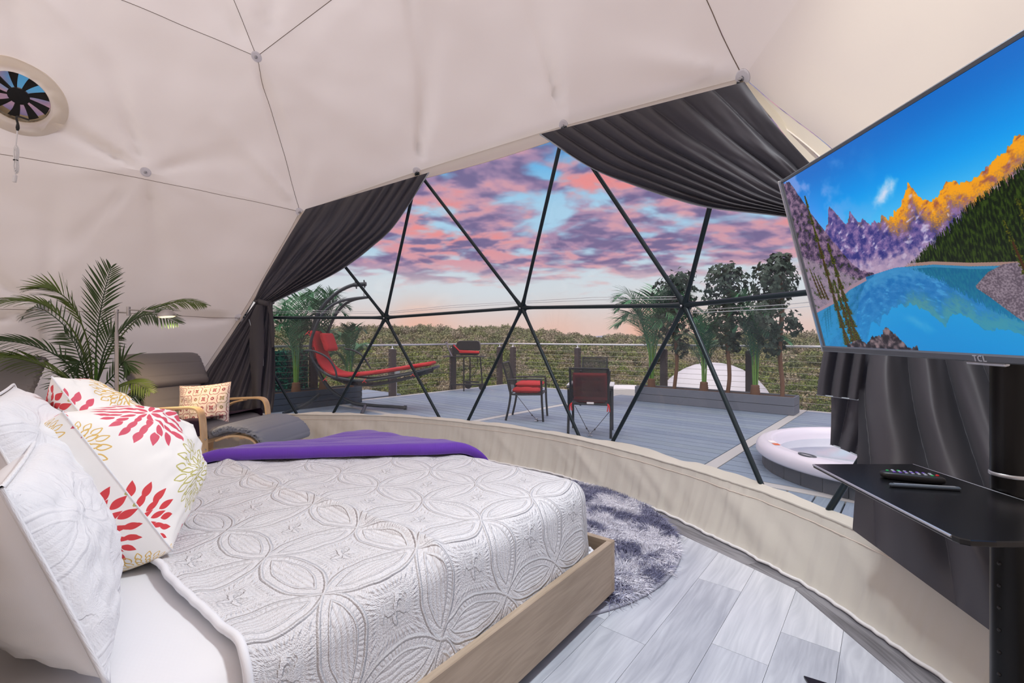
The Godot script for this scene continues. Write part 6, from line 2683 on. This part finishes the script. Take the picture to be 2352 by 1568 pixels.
func deck_chairs() -> void:
	var ya := deg_to_rad(-11.0)
	var pa := V(0.26, -0.013, 7.36)
	patio_chair("black patio chair with red cushions, seen side-on in the middle of the deck", pa, ya, false)
	tufted("red tufted cushion on the side-on patio chair, on the near half of its seat", pa + Basis(Vector3.UP, ya) * Vector3(0.0, 0.462, 0.05), ya, 0.40, 0.44, 0.10)
	tufted("red tufted cushion on the side-on patio chair, upper one lying towards the railing", pa + Basis(Vector3.UP, ya) * Vector3(0.02, 0.542, -0.06), ya, 0.40, 0.42, 0.085)
	var yb := deg_to_rad(76.0)
	var pb := V(1.06, -0.013, 6.22)
	var o := patio_chair("black mesh patio chair seen from behind, with a dark red cushion", pb, yb, true)
	tufted("red tufted seat cushion on the patio chair seen from behind", pb + Basis(Vector3.UP, yb) * Vector3(0.02, 0.465, 0.0), yb, 0.44, 0.42, 0.10)
	tufted("red tufted cushion standing against the back of the patio chair seen from behind", pb + Basis(Vector3.UP, yb) * Vector3(-0.185, 0.655, 0.0), yb, 0.44, 0.34, 0.08, 1.87)
	for s in [-1.0, 1.0]:
		var g := G.new()
		g.box(Vector3(0.0, 0.655, s * 0.275), Vector3(0.42, 0.016, 0.062), Basis(Vector3.BACK, 0.03), 0.006)
		part("arm_pad", g, M.pale_pad, o, "pale armrest pad")
		g = G.new()
		for k in 2:
			g.tube([Vector3(-0.25, 0.43, s * 0.23), Vector3(-0.275, 0.40, s * (0.235 + 0.015 * k)), Vector3(-0.27, 0.33, s * (0.225 + 0.03 * k))], 0.008, 6)
		part("cushion_tie", g, M.red_trim, o)
	var g := G.new()
	g.box(Vector3(-0.262, 0.432, 0.01), Vector3(0.004, 0.026, 0.09), Basis.IDENTITY, 0.001)
	part("care_label", g, M.label_white, o)
	var pc := V(1.60, -0.013, 8.95)
	patio_chair("farther grey patio chair, its back showing above the mesh-backed one", pc, deg_to_rad(-100.0), false)
	# tie-down cords from chair legs to the deck
	for q in [[V(1.01, 0.0, 6.0), V(0.86, 0.33, 6.33), V(1.31, 0.30, 6.15), "thin black tie-down cord with ring on the deck under the mesh-backed chair"], [V(0.37, 0.0, 7.06), V(0.08, 0.36, 7.16), V(0.46, 0.01, 7.0), "thin black tie-down cord from the side-on patio chair to the deck"]]:
		o = thing("tie_cord", q[3], "cord", q[0])
		for k in [1, 2]:
			g = G.new()
			var m: Vector3 = (q[k] - q[0]) * 0.22
			g.tube([Vector3(0, 0.02, 0), m, q[k] - q[0]], 0.004, 6)
			g.blob(m, Vector3(0.012, 0.012, 0.012), Basis.IDENTITY, 8, 5)
			part("cord", g, M.plastic_black, o)
		g = G.new()
		var ring := []
		for k in 17:
			var a := TAU * k / 16.0
			ring.append(Vector3(cos(a) * 0.022, 0.012 + 0.012 * sin(a) + 0.012, sin(a) * 0.03))
		g.tube(ring, 0.005, 6, false)
		g.box(Vector3(0, -0.006, 0.0), Vector3(0.06, 0.012, 0.04), Basis.IDENTITY, 0.003)
		part("deck_ring", g, M.steel, o)

func hot_tub() -> void:
	var c := V(3.46, -0.015, 4.26)
	var R := 1.08
	var o := thing("hot_tub", "round white sunken hot tub with a dark block skirt, partly behind the curtain", "hot tub", c)
	var n := 34
	for k in n:
		var a := TAU * k / n
		var g := G.new()
		g.box(Vector3(cos(a), 0, sin(a)) * (R - 0.085) + Vector3(0, 0.075, 0), Vector3(0.05, 0.15, TAU * (R - 0.06) / n - 0.005), Basis(Vector3.UP, -a), 0.004)
		part("skirt_block", g, M.tub_block, o)
	var g := G.new()
	g.lathe([Vector2(R - 0.10, 0.125), Vector2(R - 0.02, 0.13), Vector2(R, 0.15), Vector2(R, 0.19), Vector2(R - 0.012, 0.225), Vector2(R - 0.04, 0.25), Vector2(R - 0.08, 0.262), Vector2(R - 0.13, 0.262), Vector2(R - 0.16, 0.25), Vector2(R - 0.185, 0.20), Vector2(R - 0.23, 0.06), Vector2(R - 0.28, 0.035), Vector2(0, 0.03)], 90)
	part("shell", g, M.tub_white, o)
	g = G.new()
	g.lathe([Vector2(0, 0.155), Vector2(R - 0.20, 0.155)], 60)
	part("water", g, M.water, o)
	# ribbed entry step inside the rim
	var d := Vector3(-0.86, 0, 0.51)
	var s := Vector3(-d.z, 0, d.x)
	g = G.new()
	var p := PackedVector3Array()
	for q in [[R - 0.14, -0.30, 0.258], [R - 0.14, 0.34, 0.258], [0.45, 0.10, 0.17], [0.55, -0.14, 0.17]]:
		p.append(d * q[0] + s * q[1] + Vector3(0, q[2], 0))
	if (p[2] - p[0]).cross(p[1] - p[0]).y < 0.0:
		p.reverse()
	g.poly(p)
	for k in 4:
		var e := p[k]
		var f := p[(k + 1) % 4]
		g.poly(PackedVector3Array([f, e, e - Vector3(0, 0.12, 0), f - Vector3(0, 0.12, 0)]))
	var st := part("entry_step", g, M.tub_step, o)
	for k in 7:
		var t := (k + 0.7) / 8.0
		g = G.new()
		var q0 := (d * (R - 0.14) + s * -0.24 + Vector3(0, 0.262, 0)).lerp(d * 0.56 + s * -0.10 + Vector3(0, 0.174, 0), t)
		g.tube([q0, q0 + s * 0.13 * (1.0 - 0.4 * t)], 0.005, 5)
		part("step_rib", g, M.tub_white, st)
	# oval grip and printed labels on the rim
	var at_rim := func(deg: float, r: float, y: float) -> Vector3: return Vector3(cos(deg_to_rad(deg)) * r, y, sin(deg_to_rad(deg)) * r)
	g = G.new()
	var ring := []
	for k in 25:
		var t := TAU * k / 24.0
		ring.append(at_rim.call(163.0 + cos(t) * 4.5, R - 0.105 + sin(t) * 0.032, 0.264))
	g.tube(ring, 0.008, 6, false)
	part("drink_holder_ring", g, M.tub_grey, o)
	for k in 2:
		g = G.new()
		p = PackedVector3Array()
		for j in 5:
			var dg := (191.0 if k == 0 else 185.5) + j * (1.6 if k == 0 else 1.1)
			for r in [R - 0.14, R - 0.085]:
				p.append(at_rim.call(dg, r, 0.2645))
		g.grid(p, 2)
		part("printed_label", g, M.label_white if k == 0 else M.label_orange, o)

# ------------------------------------------------------------------ beyond the deck
func land(x: float, f: float) -> float:
	var d := Vector2(x, f).length()
	var az := atan2(x, f)
	var y := -1.3 - 3.0 * sstep(10.0, 22.0, d) - 5.0 * sstep(22.0, 80.0, d)
	var crest := lerpf(5.2, 1.2, sstep(-0.05, 0.16, az)) * (1.0 - 0.35 * sstep(-0.3, -0.55, az)) - 1.3 * sstep(0.35, 0.2, az) * sstep(0.1, 0.2, az)
	y = lerpf(y, crest, sstep(80.0, 260.0, d) * 0.92)
	y += land_noise.get_noise_2d(x * 0.03, f * 0.03) * 3.0 * sstep(30.0, 120.0, d) + land_noise.get_noise_2d(x * 0.12, f * 0.12) * 0.7
	y -= 60.0 * sstep(300.0, 500.0, d)
	return y

var land_noise: FastNoiseLite

func beyond() -> void:
	land_noise = noise(101, 1.0, 3)
	var root := struct_node("ground", "dry scrubby hillside below and beyond the deck", "hillside")
	var g := G.new()
	var p := PackedVector3Array()
	var us := PackedVector2Array()
	var w := 96
	for j in 76:
		var d := 3.0 * pow(560.0 / 3.0, j / 75.0)
		for k in w + 1:
			var az := lerpf(-1.35, 1.35, float(k) / w)
			var x := sin(az) * d
			var f := cos(az) * d
			p.append(V(x, land(x, f), f))
			us.append(Vector2(x, f) / 9.0)
	g.grid(p, w + 1, us, false, true)
	if g.n[w * 3].y < 0:
		g = G.new()
		g.grid(p, w + 1, us)
	part("hillside", g, M.ground, root)
	g = G.new()
	g.box(Vector3(0, -1.45, 2.5), Vector3(14, 0.3, 12), Basis.IDENTITY, 0.01)
	part("earth_pad", g, M.soil, root)
	# far blue land at the horizon
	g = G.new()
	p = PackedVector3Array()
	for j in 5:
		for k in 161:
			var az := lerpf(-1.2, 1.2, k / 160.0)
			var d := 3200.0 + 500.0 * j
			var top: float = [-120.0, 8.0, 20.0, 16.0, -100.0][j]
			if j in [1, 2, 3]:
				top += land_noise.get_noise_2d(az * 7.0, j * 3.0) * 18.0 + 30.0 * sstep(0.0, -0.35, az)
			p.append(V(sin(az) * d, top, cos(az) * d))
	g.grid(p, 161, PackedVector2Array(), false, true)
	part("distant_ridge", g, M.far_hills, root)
	# scrub: a few bush shapes, many of them
	var r2 := RandomNumberGenerator.new()
	r2.seed = 44
	for shape in 3:
		g = G.new()
		g.tinted = true
		for k in 330:
			var d := Vector3(r2.randfn(), r2.randfn() * 0.8, r2.randfn()).normalized()
			var c := d * Vector3(0.5, 0.42, 0.5) * pow(r2.randf(), 0.35) + Vector3(0, 0.35, 0)
			c += Vector3(sin(d.x * 7.0 + shape), sin(d.z * 6.0), cos(d.y * 5.0)) * 0.08
			var nn := (d + Vector3(r2.randfn(), r2.randfn(), r2.randfn()) * 0.5).normalized()
			var b := lay(nn, Vector3(r2.randfn(), r2.randfn(), r2.randfn()))
			var s := r2.randf_range(0.035, 0.07)
			var v := r2.randf_range(0.75, 1.15)
			g.tint = Color(v, v, v * 0.95)
			g.poly(PackedVector3Array([c + b * Vector3(-s, 0, -s * 0.5), c + b * Vector3(-s * 0.1, 0.02, -s), c + b * Vector3(s, 0, 0), c + b * Vector3(0, 0.01, s)]))
		var mesh := g.mesh()
		var mm := MultiMesh.new()
		mm.transform_format = MultiMesh.TRANSFORM_3D
		mm.use_colors = true
		var xs := []
		var cs := []
		var tries := 0
		while xs.size() < 4600 and tries < 60000:
			tries += 1
			var d := 13.0 * pow(300.0 / 13.0, pow(r2.randf(), 0.8))
			var az := r2.randf_range(-0.62, 0.78)
			var x := sin(az) * d
			var f := cos(az) * d
			var rel := V(x, 0, f) - DO
			var sa := rel.dot(DA)
			var tb := rel.dot(DB)
			if sa < 0.9 and tb > -0.9 and sa > -30.0:
				continue
			if Vector2(x - 14.3, f - 33.0).length() < 5.5:
				continue
			if x > 3.0 and x < 7.5 and f > 12.0 and f < 22.5 and absf(x / f - 0.25) < 0.06:
				continue
			var sc := r2.randf_range(0.7, 1.9) * (1.0 + sstep(40.0, 200.0, d) * 2.2)
			if d < 30.0:
				sc = r2.randf_range(0.5, 1.0) + 1.3 * pow(r2.randf(), 4.0)
			var y := land(x, f)
			xs.append(Transform3D(Basis(Vector3.UP, r2.randf() * TAU).scaled(Vector3(sc, sc * r2.randf_range(0.7, 1.15), sc)), V(x, y - 0.12 * sc, f)))
			var k := land_noise.get_noise_2d(x * 0.06 + 50.0, f * 0.06) * 0.8 + r2.randf_range(-0.5, 0.5)
			var cc := Color(0.34, 0.41, 0.20)
			if k > 0.28:
				cc = Color(0.58, 0.54, 0.45)
			elif k > 0.08:
				cc = Color(0.50, 0.49, 0.30)
			elif k > -0.22:
				cc = Color(0.42, 0.49, 0.20)
			cc = cc * r2.randf_range(0.88, 1.1)
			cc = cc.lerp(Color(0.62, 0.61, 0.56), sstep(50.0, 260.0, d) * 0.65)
			cs.append(cc.srgb_to_linear())
		mm.mesh = mesh
		mm.instance_count = xs.size()
		for k in xs.size():
			mm.set_instance_transform(k, xs[k])
			mm.set_instance_color(k, cs[k])
		var mi := MultiMeshInstance3D.new()
		mi.name = numbered("scrub")
		mi.multimesh = mm
		mi.material_override = M.bush
		mi.set_meta("kind", "stuff")
		mi.set_meta("label", ["rounded olive scrub bushes covering the hillside", "pale dry scrub scattered over the hillside", "dark green scrub among the hillside bushes"][shape])
		mi.set_meta("category", "scrub")
		add_child(mi)
	# bare twigs below the railing
	for q in [[-1.2, 14.0, "by the lounger's foot"], [-4.4, 14.8, "between the two railing posts on the left"], [1.9, 15.0, "behind the patio chairs"]]:
		var o := thing("bare_shrub", "leafless grey shrub below the railing " + q[2], "shrub", V(q[0], land(q[0], q[1]) - 0.1, q[1]))
		g = G.new()
		for k in 46:
			var a := r2.randf() * TAU
			var t := r2.randf_range(0.15, 0.7)
			var d := Vector3(cos(a) * t, 1.0, sin(a) * t).normalized()
			var l := r2.randf_range(1.0, 2.0)
			var m := d * l * 0.55 + Vector3(r2.randfn(), 0, r2.randfn()) * 0.06
			g.tube([Vector3.ZERO, m, d * l + Vector3(r2.randfn(), 0, r2.randfn()) * 0.12], [0.016, 0.009, 0.003], 4)
			for j in 3:
				g.tube([m.lerp(d * l, j * 0.3), m.lerp(d * l, j * 0.3) + (d + Vector3(r2.randfn(), 0.2, r2.randfn()) * 0.7) * 0.3], [0.006, 0.002], 4)
		part("twigs", g, M.twig, o, "", "stuff")
	# the neighbouring dome, the white shed and the far tower
	var o := thing("dome_tent", "white neighbouring dome tent down the slope behind the planter", "tent", V(14.3, -4.6, 33.0))
	g = G.new()
	var prof := []
	for k in 11:
		var a := PI / 2 * k / 10.0
		prof.append(Vector2(4.15 * cos(a), 4.15 * sin(a)))
	g.lathe(prof, 20)
	part("dome_cover", g, M.far_dome, o)
	g = G.new()
	g.tube([Vector3(3.1, 1.9, 2.2), Vector3(3.9, 0.9, 2.6), Vector3(4.4, 0.3, 2.9)], [0.3, 0.35, 0.1], 8)
	part("entry_awning", g, M.far_dome, o)
	o = thing("white_shed", "low white shed with panel lines just beyond the far deck edge", "shed", V(4.05, 0, 16.6), 0.0)
	for k in 2:
		g = G.new()
		g.box(Vector3(0, -0.72 - k * 0.24 + 0.12, 0), Vector3(0.86, 0.235, 1.5), Basis(Vector3.UP, -0.2), 0.01)
		part("wall_panel", g, M.far_wall, o)
	g = G.new()
	g.box(Vector3(0, -1.9, 0), Vector3(0.84, 1.8, 1.4), Basis(Vector3.UP, -0.2), 0.01)
	part("wall_base", g, M.far_wall, o)
	g = G.new()
	g.box(Vector3(-0.22, -0.91, 0.76), Vector3(0.13, 0.07, 0.03), Basis(Vector3.UP, -0.2), 0.004)
	part("vent", g, M.plastic_black, o)
	o = thing("brick_building", "small square reddish brick building far off on the horizon", "building", V(50.2, 0, 235.0))
	g = G.new()
	g.box(Vector3(0, 0.2, 0), Vector3(3.8, 4.0, 3.8), Basis.IDENTITY, 0.05)
	part("wall", g, M.brick_far, o)
	g = G.new()
	g.box(Vector3(0, 2.3, 0), Vector3(4.1, 0.3, 4.1), Basis.IDENTITY, 0.05)
	part("parapet", g, M.brick_far, o)
	o = thing("lower_step", "grey wooden landing beside the deck, behind the dark planter's end", "landing", dk(-4.1, -1.15, -0.05), atan2(-DB.z, DB.x))
	for k in 7:
		g = G.new()
		g.box(Vector3(-0.62 + k * 0.205, 0.0, 0.1), Vector3(0.195, 0.03, 2.0), Basis.IDENTITY, 0.004)
		part("board", g, M.board_a, o)
	g = G.new()
	g.box(Vector3(0.0, -0.15, -0.93), Vector3(1.5, 0.26, 0.03), Basis.IDENTITY, 0.004)
	g.box(Vector3(0.76, -0.15, 0.1), Vector3(0.03, 0.26, 2.0), Basis.IDENTITY, 0.004)
	part("skirt_board", g, M.planter, o)
